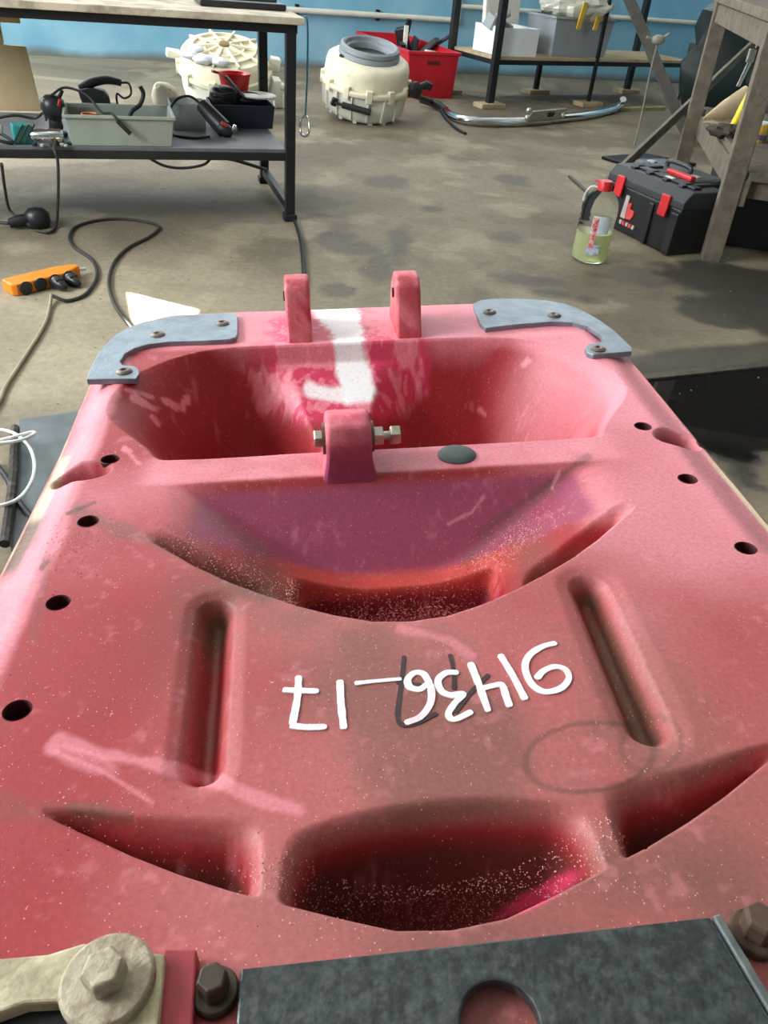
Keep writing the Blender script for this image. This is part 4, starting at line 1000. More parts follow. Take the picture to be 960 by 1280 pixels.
part(wt, 'pump', MB().lathe([(.0001, -.03), (.04, -.03), (.048, -.01), (.048, .035), (.030, .05), (.0001, .05)], 24, (.335, -.13, .235), rotm(math.radians(80), 0, .3)).cyl((.35, -.13, .24), (.43, -.10, .265), .026, 14).box((.43, -.10, .26), (.05, .06, .045), rotm(0, .3, .3)), BLKPL, smooth=True, label='black drain pump')
part(wt, 'port', MB().ring([(.010, 0), (.018, 0), (.018, .01), (.010, .01)], 16, (-.20, -.10, .372)), BLKPL)
hosep = [DC+V3(.33, -.05, .20), onz(530, 124, .10), onz(545, 130, .03), onz(558, 148, .012), onz(570, 160, .01), onz(582, 167, .01)]
solo('drain_hose', 'thin black hose trailing from the washer tub over the floor', 'hose', MB().tube(hosep, [.02, .018, .014, .012, .01, .01], 10), RUBBER, smooth=True)

# second tub lying behind the bench
D2 = onz(290, 138)+V3(-.02, -.10, 0)
w2 = thing('washer_tub', 'cream washing machine tub with spoked back lying behind the bench', 'tub', D2+V3(0, 0, .085), rot=(math.radians(17), 0, math.radians(15)))
R2 = .30
part(w2, 'shell', MB().lathe([(.0001, 0), (.22, 0), (.27, .02), (R2-.01, .10), (R2-.005, .2)], 44), WHITEPL, smooth=True)
part(w2, 'seam_flange', MB().ring([(R2-.03, .2), (R2+.02, .2), (R2+.02, .23), (R2-.03, .23)], 44), CREAM, .003)
part(w2, 'back_plate', MB().lathe([(R2-.004, .228), (R2-.01, .30), (R2-.03, .325), (.10, .34), (.05, .36), (.0001, .36)], 44), CREAM, smooth=True)
for k in range(10):
    a = 2*math.pi*k/10; part(w2, 'spoke', MB().bar((.05*math.cos(a), .05*math.sin(a), .358), (.275*math.cos(a), .275*math.sin(a), .334), .014, .018), CREAM, .002)
for rr_ in (.13, .21):
    part(w2, 'ring_rib', MB().ring([(rr_-.005, .325), (rr_+.005, .325), (rr_+.005, .352-.02*rr_), (rr_-.005, .352-.02*rr_)], 44), CREAM)
part(w2, 'hub', MB().lathe([(.0001, .35), (.035, .35), (.035, .372), (.02, .378), (.0001, .378)], 20), mat('brown_hub', srgb(130, 104, 70), .5, .3), smooth=True)
drum_clips(w2, R2+.008, .17, .25, 10, CREAM)
for cc_, dd_ in (((-.34, .06, .26), (.09, .05, .05)), ((.34, .02, .25), (.07, .06, .08)), ((.33, -.1, .14), (.06, .07, .14))): part(w2, 'mount_arm', MB().box(cc_, dd_, rotm(0, .2, .2)), WHITEPL, .008)
for i, (x, y, s_) in enumerate([(-.23, -.17, .05), (-.14, -.22, .06), (-.04, -.24, .055), (-.19, -.08, .045)]):
    m_ = crumple((0, 0, .012), (s_*1.2, s_*.8, s_*.5), 60+i, 16, 10, 55.)
    ct, st_ = math.cos(math.radians(17)), math.sin(math.radians(17)); z_ = .345; yy, zz = y*ct-z_*st_, y*st_+z_*ct
    a_ = math.radians(15); w_ = D2+V3(x*math.cos(a_)-yy*math.sin(a_), x*math.sin(a_)+yy*math.cos(a_), zz+.085)
    solo('foam_scrap', 'scrap of white foam lying on the drum behind the bench', 'scrap', m_, mat('white_foam', srgb(222, 226, 230), .8, 0, .06, 30), smooth=True, loc=w_, group='foam scraps by the bench')
sc_ = MB().box((0, 0, .06), (.07, .05, .12)).ball((.02, 0, .14), (.04, .03, .03))
solo('plastic_bracket', 'white plastic bracket standing on the floor behind the bench leg', 'bracket', sc_, WHITEPL, .008, loc=onz(348, 135), rotz=.4)

# ------------------------------------------------------------------ red crate
CRB = onz(537, 127); crz = math.radians(24)
cr = thing('red_crate', 'red plastic crate full of machine parts by the blue wall', 'crate', onz(566, 126)+V3(-.46, .58, 0), crz)
CRM = mat('crate_red', srgb(190, 24, 42), .4, 0, .12, 8)
part(cr, 'body', open_box(.46, 1.30, .35, .012, .95), CRM, .004)
part(cr, 'rim', MB().box((0, -.65, .34), (.49, .025, .025)).box((0, .65, .34), (.49, .025, .025)).box((-.23, 0, .34), (.025, 1.30, .025)).box((.23, 0, .34), (.025, 1.30, .025)), CRM, .004)
part(cr, 'handle_slot', MB().box((0, -.642, .27), (.12, .012, .03)), mat('dark_crate_red', srgb(90, 12, 22), .6), .004)
c1, c2 = V3(math.cos(crz), math.sin(crz), 0), V3(-math.sin(crz), math.cos(crz), 0)
CRP = onz(566, 126)+V3(-.46, .58, 0)
def crp(x, y, z): return CRP+c1*x+c2*y+V3(0, 0, z)
rr = random.Random(11)
for i, (x, y, z, d, m_, lab) in enumerate([(-.12, -.12, .26, (.10, .20, .12), BLKPL, 'black motor block in the red crate'), (.08, -.22, .25, (.24, .14, .08), WHITEPL, 'white plastic housing in the red crate'),
        (.12, .10, .30, (.05, .28, .10), DKPL, 'charcoal lever in the red crate'), (-.02, .02, .35, (.10, .09, .22), BLKPL, 'black solenoid standing up in the red crate'), (.0, .2, .22, (.35, .2, .1), DKPL, 'charcoal panel deep in the red crate')]):
    solo('machine_part', lab, 'part', MB().box((0, 0, 0), d, rotm(rr.uniform(-.3, .3), rr.uniform(-.3, .3), rr.uniform(-.5, .5))).box((d[0]*.3, 0, d[2]*.5), (d[0]*.5, d[1]*.4, d[2]*.6), rotm(.2, .1, .4)), m_, .008, loc=crp(x, y, z))
solo('machine_part', 'long black arm sticking out of the red crate', 'part', MB().bar(crp(.15, -.05, .27), crp(.32, -.25, .44), .05, .025), BLKPL, .004)
solo('machine_part', 'black grip leaning on the rim of the red crate', 'part', MB().bar(crp(.12, -.12, .28), crp(.20, -.24, .40), .08, .05), DKPL, .01)
solo('machine_part', 'grey steel blade upright in the red crate', 'part', MB().bar(crp(-.05, -.10, .24), crp(-.03, -.06, .48), .04, .008), ZINC, .002)

# ------------------------------------------------------------------ pipe on the wall
def onwall(px, py, off=.05):
    n = E2; p0 = WALL_P-E2*off; d = ray(px, py); return CAM+d*(((p0-CAM)@n)/(d@n))
a = onwall(372, 9); b = onwall(572, 29); a[2] = b[2] = (a[2]+b[2])/2
pipe = thing('wall_pipe', 'cream painted heating pipe running along the blue wall', 'pipe', (0, 0, 0))
a0 = a - E1*6.0 if False else a-E1*1.2
PIPEM = mat('cream_pipe_paint', srgb(216, 214, 200), .5, 0, .08, 5)
part(pipe, 'run', MB().tube([a0, a, b-E1*.06], .025, 14, smooth=False), PIPEM, smooth=True)
part(pipe, 'riser', MB().tube([b-E1*.06, b-E1*.01+V3(0, 0, .01), b+V3(0, 0, .06), b+V3(0, 0, 1.2)], .025, 14, sub=4), PIPEM, smooth=True)
b2 = b+E1*.25; 
part(pipe, 'return_run', MB().tube([b+E1*.0+V3(0, 0, .12), b2+V3(0, 0, .12), b+E1*4.0+V3(0, 0, .12)], .022, 12, smooth=False), PIPEM, smooth=True)
for k in range(3):
    part(pipe, 'bracket', MB().box(a0+E1*(.4+.8*k)+E2*.03, (.03, .06, .09), rotm(0, 0, YAW)), STEEL_BLK)

# ------------------------------------------------------------------ shelf rack
RK = .372
rA = onz(608, 128, .035); rshelf = [onz(618, 71, RK), onz(864, 76, RK), None, onz(579, 49, RK)]
rd1 = rshelf[1]-rshelf[0]; rl = np.linalg.norm(rd1); rd1 = rd1/rl; rd2 = V3(-rd1[1], rd1[0], 0)
ryaw = math.atan2(rd1[1], rd1[0])
rack = thing('shelf_rack', 'black steel shelf rack with a chipboard shelf against the blue wall', 'rack', (rshelf[0][0], rshelf[0][1], 0), ryaw)
rdp = .62
part(rack, 'shelf', MB().box((rl/2, rdp/2, RK-.011), (rl, rdp, .022)), WOODBRD, .002)
for cc_, dd_ in (((rl/2, .015, RK-.04), (rl, .03, .035)), ((rl/2, rdp-.015, RK-.04), (rl, .03, .035)), ((.015, rdp/2, RK-.04), (.03, rdp-.06, .035))): part(rack, 'shelf_rail', MB().box(cc_, dd_), STEEL_BLK, .002)
for x, y, w_, h_ in [(.01, -.01, .06, 1.5), (-.01, rdp, .06, 1.5), (1.12, .0, .03, 1.5), (1.0, rdp, .045, 1.5), (rl-.12, rdp+.0, .06, 1.5), (rl-.03, .0, .02, RK)]:
    part(rack, 'post', MB().box((x, y, h_/2+.035), (w_, w_*.8, h_)), STEEL_BLK, .002)
for x, y in [(.01, -.01), (-.01, rdp), (1.12, 0), (1.0, rdp), (rl-.12, rdp)]:
    part(rack, 'wood_block', MB().box((x, y, .018), (.24, .14, .036)), WOODBRD, .004)
part(rack, 'upper_shelf', MB().box((rl/2, rdp/2, 1.25), (rl, rdp, .022)), WOODBRD, .002)
def rk(x, y, z=RK): return V3(rshelf[0][0], rshelf[0][1], 0)+rd1*x+rd2*y+V3(0, 0, z)
def rloc(px, py, z=RK):
    p = onz(px, py, z)-rshelf[0]; return float(p@rd1), float(p@rd2)
x0, y0 = rloc(640, 62); x1, _ = rloc(668, 64)
wb = thing('white_box', 'open white cardboard box holding grey parts on the rack shelf', 'box', rk(.27, .24), ryaw)
BXW = mat('white_card', srgb(226, 230, 232), .6, 0, .06, 6)
part(wb, 'body', open_box(.38, .40, .20, .008, 1.0), BXW, .002)
solo('grey_part', 'grey machined part inside the white box on the rack', 'part', MB().box((0, 0, 0), (.2, .14, .10), rotm(.2, .3, .5)).cyl((-.05, 0, .03), (.08, .02, .1), .035), GREYPL, .006, loc=rk(.17, .24, RK+.20))
solo('grey_part', 'dark flat part lying across the white box on the rack', 'part', MB().box((0, 0, 0), (.16, .08, .03), rotm(.1, .2, 1.2)), DKPL, .004, loc=rk(.13, .12, RK+.215))
wb2 = thing('white_tray', 'upright white plastic tray leaning behind the white box', 'tray', rk(.36, .47), ryaw)
part(wb2, 'panel', MB().box((0, 0, .20), (.36, .05, .40), rotm(-.12, 0, 0)), WHITEPL, .006)
gb1 = thing('grey_bin', 'translucent grey plastic bin on the rack shelf under a plastic bag', 'bin', rk(.98, .28), ryaw)
GBIN = mat('translucent_grey', srgb(150, 156, 160), .35, 0, .1, 8)
part(gb1, 'body', open_box(.66, .40, .29, .008, .92), GBIN, .004)
part(gb1, 'rim', MB().box((0, -.20, .285), (.69, .02, .02)).box((0, .20, .285), (.69, .02, .02)).box((-.335, 0, .285), (.02, .4, .02)).box((.335, 0, .285), (.02, .4, .02)), GBIN, .003)
pbag = thing('plastic_bag', 'crumpled clear plastic bag with yellow tape on the grey bin', 'bag', rk(1.0, .24, RK+.29), ryaw)
part(pbag, 'film', crumple((0, 0, .08), (.33, .24, .14), 4), mat('milky_film', srgb(206, 204, 188), .3, 0, .15, 12), label='milky crumpled film')
for x in (-.13, .06): part(pbag, 'tape', MB().box((x, -.215, .02), (.045, .012, .20), rotm(.12, .06, 0)), mat('yellow_tape', srgb(222, 184, 60), .5), .001, label='yellow tape strip')

# chrome bumper bar on the floor
bp_ = [onz(556, 136, .03), onz(566, 145, .03), onz(585, 151, .03), onz(620, 153, .03), onz(660, 152, .03), onz(700, 148, .03), onz(735, 144, .03), onz(762, 138, .03), onz(776, 131, .05), onz(779, 124, .10)]
bum = thing('bumper_bar', 'shiny chrome bumper bar lying on the floor before the rack', 'bumper', bp_[4]*V3(1, 1, 0))
of = bp_[4]*V3(1, 1, 0)
part(bum, 'bar', MB().tube([x-of for x in bp_], [.022, .028, .034, .036, .036, .036, .034, .034, .03, .028], 14), CHROME, smooth=True)
a = onz(662, 150, .07)-of; b = onz(704, 146, .07)-of
part(bum, 'mount_plate', MB().bar(a+V3(0, .03, .02), b+V3(0, .03, .02), .09, .012, up=(0, 1, .4)), ZINC, .003)
for q in (onz(659, 147, .08), onz(661, 138, .13), onz(703, 144, .08)):
    part(bum, 'bolt', MB().ball(q-of+V3(0, -.01, 0), .022), ZINC, smooth=True)
part(bum, 'mount_slot', MB().bar((a*.45+b*.55)+V3(0, .015, .02), (a*.3+b*.7)+V3(0, .015, .02), .03, .012, up=(0, 1, .4)), RUBBER)
solo('bumper_end', 'black rubber end cap at the tip of the chrome bumper', 'cap', MB().tube([onz(527, 124, .05), onz(545, 130, .04), onz(558, 138, .03)], [.03, .032, .026], 12), RUBBER, smooth=True)

# ------------------------------------------------------------------ wooden bench on the right
p1 = onz(887, 325); p2b = onz(847, 222)
bd = p2b-p1; bl_ = np.linalg.norm(bd); bd /= bl_; br_ = V3(bd[1], -bd[0], 0); byaw = math.atan2(br_[1], br_[0])
wbn = thing('wooden_bench', 'rough weathered grey wooden bench with a lower shelf and crossed braces', 'bench', p1, byaw)
# local frame: x to the right (br_), y away (bd)
def wl_(P): q = P-p1; return V3(float(q@br_), float(q@bd), float(q[2]))
HT = .94
for x, y, lean in ((0, 0, -.03), (0, bl_, -.02), (.75, 0, 0), (.75, bl_, 0)):
    part(wbn, 'post', MB().bar((x, y, 0), (x+lean, y, HT), .085, .065, up=(0, 1, 0)), WOODGREY, .004)
for k in range(4):
    part(wbn, 'top_plank', MB().box((-.06+.23*k+.1, bl_/2, HT+.02), (.222, bl_+.25, .04), rotm(0, 0, .004*(k-1))), WOODGREY, .005)
part(wbn, 'top_rail', MB().box((-.03, bl_/2, HT-.05), (.035, bl_, .09)), WOODGREY, .004)
part(wbn, 'top_rail', MB().box((.36, -.02, HT-.05), (.8, .035, .09)), WOODGREY, .004)
SH = .40
for k in range(3):
    part(wbn, 'shelf_plank', MB().box((.17+.255*k, bl_/2+.05, SH-.02), (.248, bl_+.15, .04), rotm(0, 0, .004*(k-1))), WOODGREY, .005)
part(wbn, 'shelf_rail', MB().box((.045, bl_/2, SH-.09), (.035, bl_+.05, .115)), WOODGREY, .004)
part(wbn, 'shelf_rail', MB().box((.38, .03, SH-.075), (.75, .035, .085)), WOODGREY, .004)
def bn(x, y, z): return p1+br_*x+bd*y+V3(0, 0, z)
# pole and strap crossing behind
f0 = onz(742, 244, .02); topp = ony(955, 42, 6.4)
solo('long_pole', 'long grey steel angle bar leaning from the floor behind the wooden bench post', 'bar', MB().bar(f0, topp, .06, .012).bar(f0+V3(.02, 0, .02), topp+V3(.02, 0, .02), .012, .06), mat('grey_angle_iron', srgb(110, 104, 92), .6, .2, .25, 20), .002)
f1 = onz(862, 183); top2 = ony(772, -35, 7.0)
solo('leaning_plank', 'weathered plank leaning against the rack behind the bar', 'plank', MB().bar(f1+V3(0, 0, .02), top2, .075, .03, up=(0, 1, 0)), mat('dark_plank', srgb(70, 66, 60), .8, 0, .25, 12, .3, 40), .004)
wtop = ony(823, 50, 6.0); wbot = onz(793, 182, .005)
wbot2 = wbot
wr = thing('hanging_wire', 'thin twisted wire knotted to the rack post and running to the floor', 'wire', wbot)
part(wr, 'strand', MB().tube([wtop-wbot, ony(812, 95, (wtop[1]*.6+wbot[1]*.4))-wbot, ony(803, 140, wtop[1]*.25+wbot[1]*.75)-wbot, V3(0, 0, 0)], .007, 6), mat('grey_wire', srgb(140, 134, 122), .6), smooth=True)
part(wr, 'knot', MB().ball(wtop-wbot, (.045, .03, .03)).tube([wtop-wbot+V3(-.08, 0, .01), wtop-wbot, wtop-wbot+V3(.06, 0, .04)], .008), MATS['grey_wire'], smooth=True)
q = [onz(712, 220, .01), onz(724, 231, .01), onz(742, 247, .01)]
solo('steel_rod', 'short steel flat bar lying on the floor behind the bottle', 'rod', MB().bar(q[0], q[2], .02, .012), mat('brown_steel', srgb(84, 76, 66), .5, .5), .002)

# toolbox
tq = onz(832, 322); tr = onz(893, 317); tside = tr-tq; tw = np.linalg.norm(tside); tside /= tw; tlong = V3(-tside[1], tside[0], 0)
TL, TH_ = .54, .235
tbx = thing('toolbox', 'black plastic toolbox with red latches and a red handle beside the bottle', 'toolbox', tq+tside*tw/2+tlong*TL/2, math.atan2(tside[1], tside[0]))
tw = .27; tbx.scale = (1, 1, 1.25)
part(tbx, 'body', MB().box((0, 0, .085), (tw, TL, .17), taper=.94), BLKPL, .008)
part(tbx, 'lid', MB().prism([(-tw/2-.006, .168), (tw/2+.006, .168), (tw/2+.004, .195), (tw/2-.035, .228), (-tw/2+.035, .228), (-tw/2-.004, .195)], -TL/2-.006, TL/2+.006, Matrix.Rotation(math.pi/2, 4, 'X')), DKPL, .006)
for y in (-.17, -.06, .06, .17): part(tbx, 'lid_rib', MB().box((0, y, .231), (tw-.09, .03, .010)), DKPL, .003)
part(tbx, 'lid_panel', MB().box((-.035, -.02, .232), (.05, TL-.12, .008)), BLKPL, .003)
part(tbx, 'handle', MB().box((.035, -.03, .240), (.035, .17, .018)), REDPL, .006, label='red carrying handle')
part(tbx, 'handle_recess', MB().box((.035, -.03, .231), (.075, .22, .008)), BLKPL, .003)
for y in (-.165, .165):
    part(tbx, 'latch', MB().box((-tw/2-.012, y, .165), (.014, .055, .075), rotm(0, .08, 0)), REDPL, .004, label='red latch')
part(tbx, 'badge', MB().box((-.045, -.05, .237), (.022, .05, .003)), WHITEPL)
def lid_mark():
    m_ = bpy.data.materials.new('toolbox_emblem'); m_.use_nodes = True; N = m_.node_tree.nodes; L = m_.node_tree.links; b = N['Principled BSDF']
    tc = N.new('ShaderNodeTexCoord'); nz = N.new('ShaderNodeTexNoise'); nz.inputs['Scale'].default_value = 26; L.new(tc.outputs['Object'], nz.inputs['Vector'])
    r = N.new('ShaderNodeValToRGB'); r.color_ramp.interpolation = 'CONSTANT'; L.new(nz.outputs['Fac'], r.inputs[0]); r.color_ramp.elements[0].color = (*srgb(200, 60, 60), 1); r.color_ramp.elements[1].position = .56; r.color_ramp.elements[1].color = (*srgb(60, 52, 54), 1)
    e = r.color_ramp.elements.new(.66); e.color = (*srgb(220, 210, 206), 1); L.new(r.outputs[0], b.inputs['Base Color']); return m_
xf = -tw/2-.001
def side_patch(pts, th=.003): return MB().add([(xf-th, y, z) for y, z in pts]+[(xf+.006, y, z) for y, z in pts], [tuple(range(len(pts))), tuple(range(2*len(pts)-1, len(pts)-1, -1))]+[(k, len(pts)+k, len(pts)+(k+1) % len(pts), (k+1) % len(pts)) for k in range(len(pts))])
EMR = mat('emblem_red', srgb(206, 70, 66), .5); EMG = mat('emblem_grey', srgb(170, 160, 154), .5)
part(tbx, 'emblem', side_patch([(.085, .058), (.118, .058), (.108, .142), (.082, .142)]), EMG, label='pale slanted block of the printed emblem')
part(tbx, 'emblem', side_patch([(.045, .062), (.082, .060), (.080, .118), (.058, .122), (.060, .100), (.030, .096), (.030, .078)]), EMR, label='red block of the printed emblem')
for k in range(5): part(tbx, 'emblem_letter', side_patch([(.100-.024*k, .034), (.116-.024*k, .034), (.116-.024*k, .048), (.100-.024*k, .048)]), EMR if k % 2 else EMG)
for yy, ww_ in ((-TL/2+.03, .05), (TL/2-.03, .05), (-.08, .03)): part(tbx, 'corner_pillar', MB().box((-tw/2, yy, .08), (.02, ww_, .15)), BLKPL, .005)

# dark case behind the toolbox, boxes further right, black sheet
c_ = tq+tside*.42+tlong*.50
cs = thing('drill_case', 'dark grey drill case with a handle behind the toolbox', 'case', c_, math.atan2(tside[1], tside[0])+.05)
part(cs, 'shell', MB().box((0, 0, .13), (.22, .46, .26)), mat('slate_plastic', srgb(70, 78, 82), .45, 0, .15, 8), .02)
part(cs, 'handle', MB().tube([(-.02, -.09, .255), (-.02, -.08, .285), (-.02, .06, .285), (-.02, .07, .255)], .012), DKPL, smooth=True)
for y in (-.16, .15): part(cs, 'latch', MB().box((-.05, y, .26), (.03, .05, .015)), GREYPL, .003)
c_ = tq+tside*.78+tlong*.30
dbx = thing('dark_crate', 'dark plastic crate standing under the wooden bench shelf', 'crate', c_+V3(.05, 0, 0), byaw)
part(dbx, 'body', open_box(.46, .8, .29, .01), mat('blackish_plastic', srgb(34, 36, 38), .5, 0, .2, 8), .005)
sh_ = [onz(752, 197, .01), onz(806, 193, .01), onz(870, 206, .01), onz(800, 212, .01)]
solo('black_sheet', 'flat black metal sheet lying on the floor behind the toolbox', 'sheet', MB().prism([(x[0], x[1]) for x in sh_], .002, .02), mat('black_sheet_metal', srgb(22, 22, 24), .3, .5, .2, 8), .002)
solo('pale_batten', 'pale wooden batten lying on the floor under the rack', 'batten', MB().bar(onz(766, 137, .015), onz(830, 135, .015), .05, .03), WOODBRD, .003)

# things on the bench shelf
cq = onz(943, 178, SH)
can = thing('yellow_can', 'yellow printed can of body filler on the wooden bench shelf', 'can', cq+V3(.02, .05, 0))
part(can, 'body', MB().lathe([(.0001, 0), (.048, 0), (.05, .003), (.05, .075), (.048, .08), (.0001, .08)], 28), mat('yellow_label', srgb(214, 176, 40), .4, 0, .1, 20, col2=srgb(60, 66, 120), thr=.62), smooth=True)
part(can, 'lid', MB().lathe([(.0001, .08), (.046, .08), (.048, .084), (.044, .090), (.036, .086), (.0001, .086)], 28), WHITEPL, smooth=True)
part(can, 'label_band', MB().lathe([(.0503, .012), (.0506, .012), (.0506, .036), (.0503, .036)], 28), mat('blue_print', srgb(120, 96, 110), .5, 0, .3, 60, col2=srgb(50, 60, 130)))
yq = onz(922, 168, SH)
yb = thing('yellow_tube', 'yellow plastic tube leaning against the bench post', 'tube', yq+V3(0, .06, 0))
part(yb, 'tube', MB().tube([(-.02, 0, .01), (.0, .0, .10), (.02, 0, .20)], [.018, .02, .018], 14), mat('bright_yellow', srgb(236, 210, 40), .4), smooth=True)
part(yb, 'cap', MB().tube([(.02, 0, .2), (.025, 0, .225)], [.010, .008], 12), mat('orange_cap', srgb(214, 120, 40), .5), smooth=True)
gt, gm = onz(884, 157, SH), onz(940, 132, SH)
pc = thing('paper_wrap', 'pale folded paper wrap lying on the wooden bench shelf', 'paper', gt+V3(0, .10, 0), 0)
LEA = mat('pale_leather', srgb(196, 176, 140), .8, 0, .15, 14, .3, 60)
part(pc, 'cone', MB().lathe([(.004, 0), (.05, .12), (.085, .26), (.080, .26), (.045, .12)], 24, (0, 0, .02), rotm(0, math.radians(70), math.radians(20)), 1, .6), LEA, smooth=True)
part(pc, 'fold', MB().prism([(0, 0), (.24, -.04), (.28, .05), (.06, .05)], 0, .004), LEA, .001)
solo('dark_rag', 'crumpled dark rag heaped on the wooden bench shelf', 'rag', crumple((0, 0, .02), (.10, .11, .035), 33, 30, 18, 40.), mat('dark_cloth', srgb(62, 56, 48), .9, 0, .2, 14), smooth=True, loc=onz(905, 170, SH)+V3(.03, .04, -.005))
# hanging clamp on post
hq = bn(.0, .10, .0)
hc = thing('hanging_clamp', 'small grey clamp hanging inside the wooden bench', 'clamp', ony(945, 60, 3.95))
part(hc, 'cord', MB().tube([(0, 0, .06), (0, 0, .0)], .004, smooth=False), MATS['grey_wire'])
part(hc, 'jaw', MB().box((-.01, 0, -.03), (.03, .02, .05)).bar((-.012, 0, -.05), (-.03, 0, -.15), .008, .008).bar((.0, 0, -.05), (-.02, 0, -.15), .008, .008), ZINC, .002)
# dark tarp heap and chair behind the bench
hp = onz(930, 150)
hp = ony(925, 70, 6.9); hp = V3(hp[0]+.66, hp[1]+.1, 0)
solo('tarp_heap', 'dark green tarpaulin heap behind the wooden bench', 'tarpaulin', crumple((0, 0, .62), (.95, .55, .95), 44, 48, 30, 6.), mat('dark_green_tarp', srgb(16, 32, 31), .5, 0, .3, 5), smooth=True, loc=(hp[0], hp[1], 0))
chb = onz(868, 128)
ch = thing('folding_chair', 'black tubular chair frame beside the tarpaulin', 'chair', chb+V3(.1, .5, 0))
for dx in (0, .36):
    part(ch, 'side_frame', MB().tube([(-.10+dx, .0, .0), (-.08+dx, 0, .35), (0+dx, 0, .62), (.12+dx, 0, .76), (.22+dx, 0, .80)], .022, 10), STEEL_BLK, smooth=True)
    part(ch, 'leg', MB().tube([(.25+dx, 0.1, .0), (.1+dx, 0.05, .4), (.02+dx, 0, .66)], .018, 10, smooth=False), STEEL_BLK, smooth=True)
part(ch, 'seat', MB().box((.12, .02, .42), (.42, .38, .04)), BLKPL, .01)

# 5 litre bottle
bq = onz(738, 331)
PET = bpy.data.materials.new('clear_pet'); PET.use_nodes = True; b = PET.node_tree.nodes['Principled BSDF']
b.inputs['Base Color'].default_value = (.93, .96, .93, 1); b.inputs['Roughness'].default_value = .08; b.inputs['Transmission Weight'].default_value = 1.0; b.inputs['IOR'].default_value = 1.08
LIQ = bpy.data.materials.new('yellow_liquid'); LIQ.use_nodes = True; b = LIQ.node_tree.nodes['Principled BSDF']
b.inputs['Base Color'].default_value = (*srgb(224, 228, 176), 1); b.inputs['Roughness'].default_value = .15; b.inputs['Transmission Weight'].default_value = .55; b.inputs['IOR'].default_value = 1.2
bo = thing('fluid_bottle', 'big clear plastic bottle of yellowish fluid with a red cap', 'bottle', bq+V3(0, .07, 0), math.radians(-15)); bo.scale = (1.0, 1.0, 1.02)
pr = [(.0001, .004), (.055, .0), (.072, .006), (.078, .02)]
for k in range(7):
    z = .035+.022*k; pr += [(.079, z), (.0765, z+.008), (.079, z+.016)]
pr += [(.079, .20), (.078, .232), (.068, .262), (.048, .284), (.026, .297), (.021, .302), (.021, .312)]
part(bo, 'body', MB().lathe(pr, 40), PET, smooth=True)
part(bo, 'fluid', MB().lathe([(.0001, .006), (.053, .004), (.070, .010), (.075, .022), (.075, .125), (.0001, .125)], 36), LIQ, smooth=True)
part(bo, 'cap', MB().lathe([(.0225, .292), (.031, .294), (.030, .326), (.027, .331), (.0001, .331)], 28), REDPL, smooth=True)
part(bo, 'cap_tab', MB().box((-.032, 0, .327), (.03, .012, .004)), REDPL, .001)
part(bo, 'handle', MB().tube([(-.02, 0, .30), (-.055, 0, .30), (-.075, 0, .27), (-.078, 0, .24)], .004), mat('clear_strap', srgb(210, 214, 210), .3), smooth=True)
def curved_label(th0, th1, z0, z1, r=.0802, n=10):
    v = [(r*math.cos(th0+(th1-th0)*k/n), r*math.sin(th0+(th1-th0)*k/n), z) for z in (z0, z1) for k in range(n+1)]
    return MB().add(v, [(k, k+1, n+2+k, n+1+k) for k in range(n)])
part(bo, 'label_upper', curved_label(-1.75, -.75, .135, .205), mat('pale_blue_print', srgb(196, 214, 222), .4, 0, .06, 30, col2=srgb(236, 238, 238), thr=.5))
part(bo, 'label_lower', curved_label(-1.75, -1.05, .045, .088), mat('blue_white_print', srgb(120, 140, 190), .4, 0, .1, 60, col2=srgb(230, 230, 232), thr=.5))
part(bo, 'label_stripe', curved_label(-1.72, -1.42, .07, .20, .0808), mat('red_print', srgb(200, 60, 56), .4, 0, .1, 70, col2=srgb(236, 220, 216), thr=.55), label='red lettered stripe')

# ------------------------------------------------------------------ cables and socket strip
sa, sb = onz(8, 360, .02), onz(98, 338, .02)
mid = (sa+sb)/2; sd_ = sb-sa; sl_ = np.linalg.norm(sd_); syaw = math.atan2(sd_[1], sd_[0])
ORG = mat('orange_plastic', srgb(238, 138, 34), .4, 0, .08, 10)
st = thing('socket_strip', 'orange extension socket strip lying on the concrete floor', 'extension socket', (mid[0], mid[1], 0), syaw)
L_ = sl_
part(st, 'body', MB().prism([(-L_/2, -.035), (-L_/2+.015, -.045), (L_/2-.08, -.045), (L_/2-.02, -.022), (L_/2, -.012), (L_/2, .012), (L_/2-.02, .022), (L_/2-.08, .035), (-L_/2+.015, .035), (-L_/2, .025)], .0, .042), ORG, .006)
for k in range(4):
    x = -L_/2+.045+.055*k
    part(st, 'socket', MB().lathe([(.0001, .0), (.022, .0), (.024, .006), (.018, .010), (.0001, .008)], 20, (x, -.045, .024), rotm(math.pi/2, 0, 0)), DKPL, smooth=True)
part(st, 'cable_gland', MB().cyl((L_/2-.01, 0, .022), (L_/2+.03, .0, .02), .006, 10), WHITEPL)
S_ = V3(math.cos(syaw), math.sin(syaw), 0); S2 = V3(-math.sin(syaw), math.cos(syaw), 0); S0 = V3(mid[0], mid[1], 0)
for k, lab in ((2, 'black plug in the third socket of the orange strip'), (3, 'black plug in the socket next to the orange strip lead')):
    c_ = S0+S_*(-L_/2+.045+.055*k)-S2*.055
    pg = thing('power_plug', lab, 'plug', (c_[0], c_[1], .0), syaw)
    part(pg, 'body', MB().lathe([(.022, 0), (.024, .012), (.018, .035), (.010, .055), (.0001, .06)], 16, (0, 0, .024), rotm(math.pi/2+.15, 0, 0)), BLKPL, smooth=True)
    part(pg, 'grip', MB().box((0, -.028, .028), (.03, .012, .03)), BLKPL, .004)
fl = lambda *pts: [onz(x, y, .006) for x, y in pts]
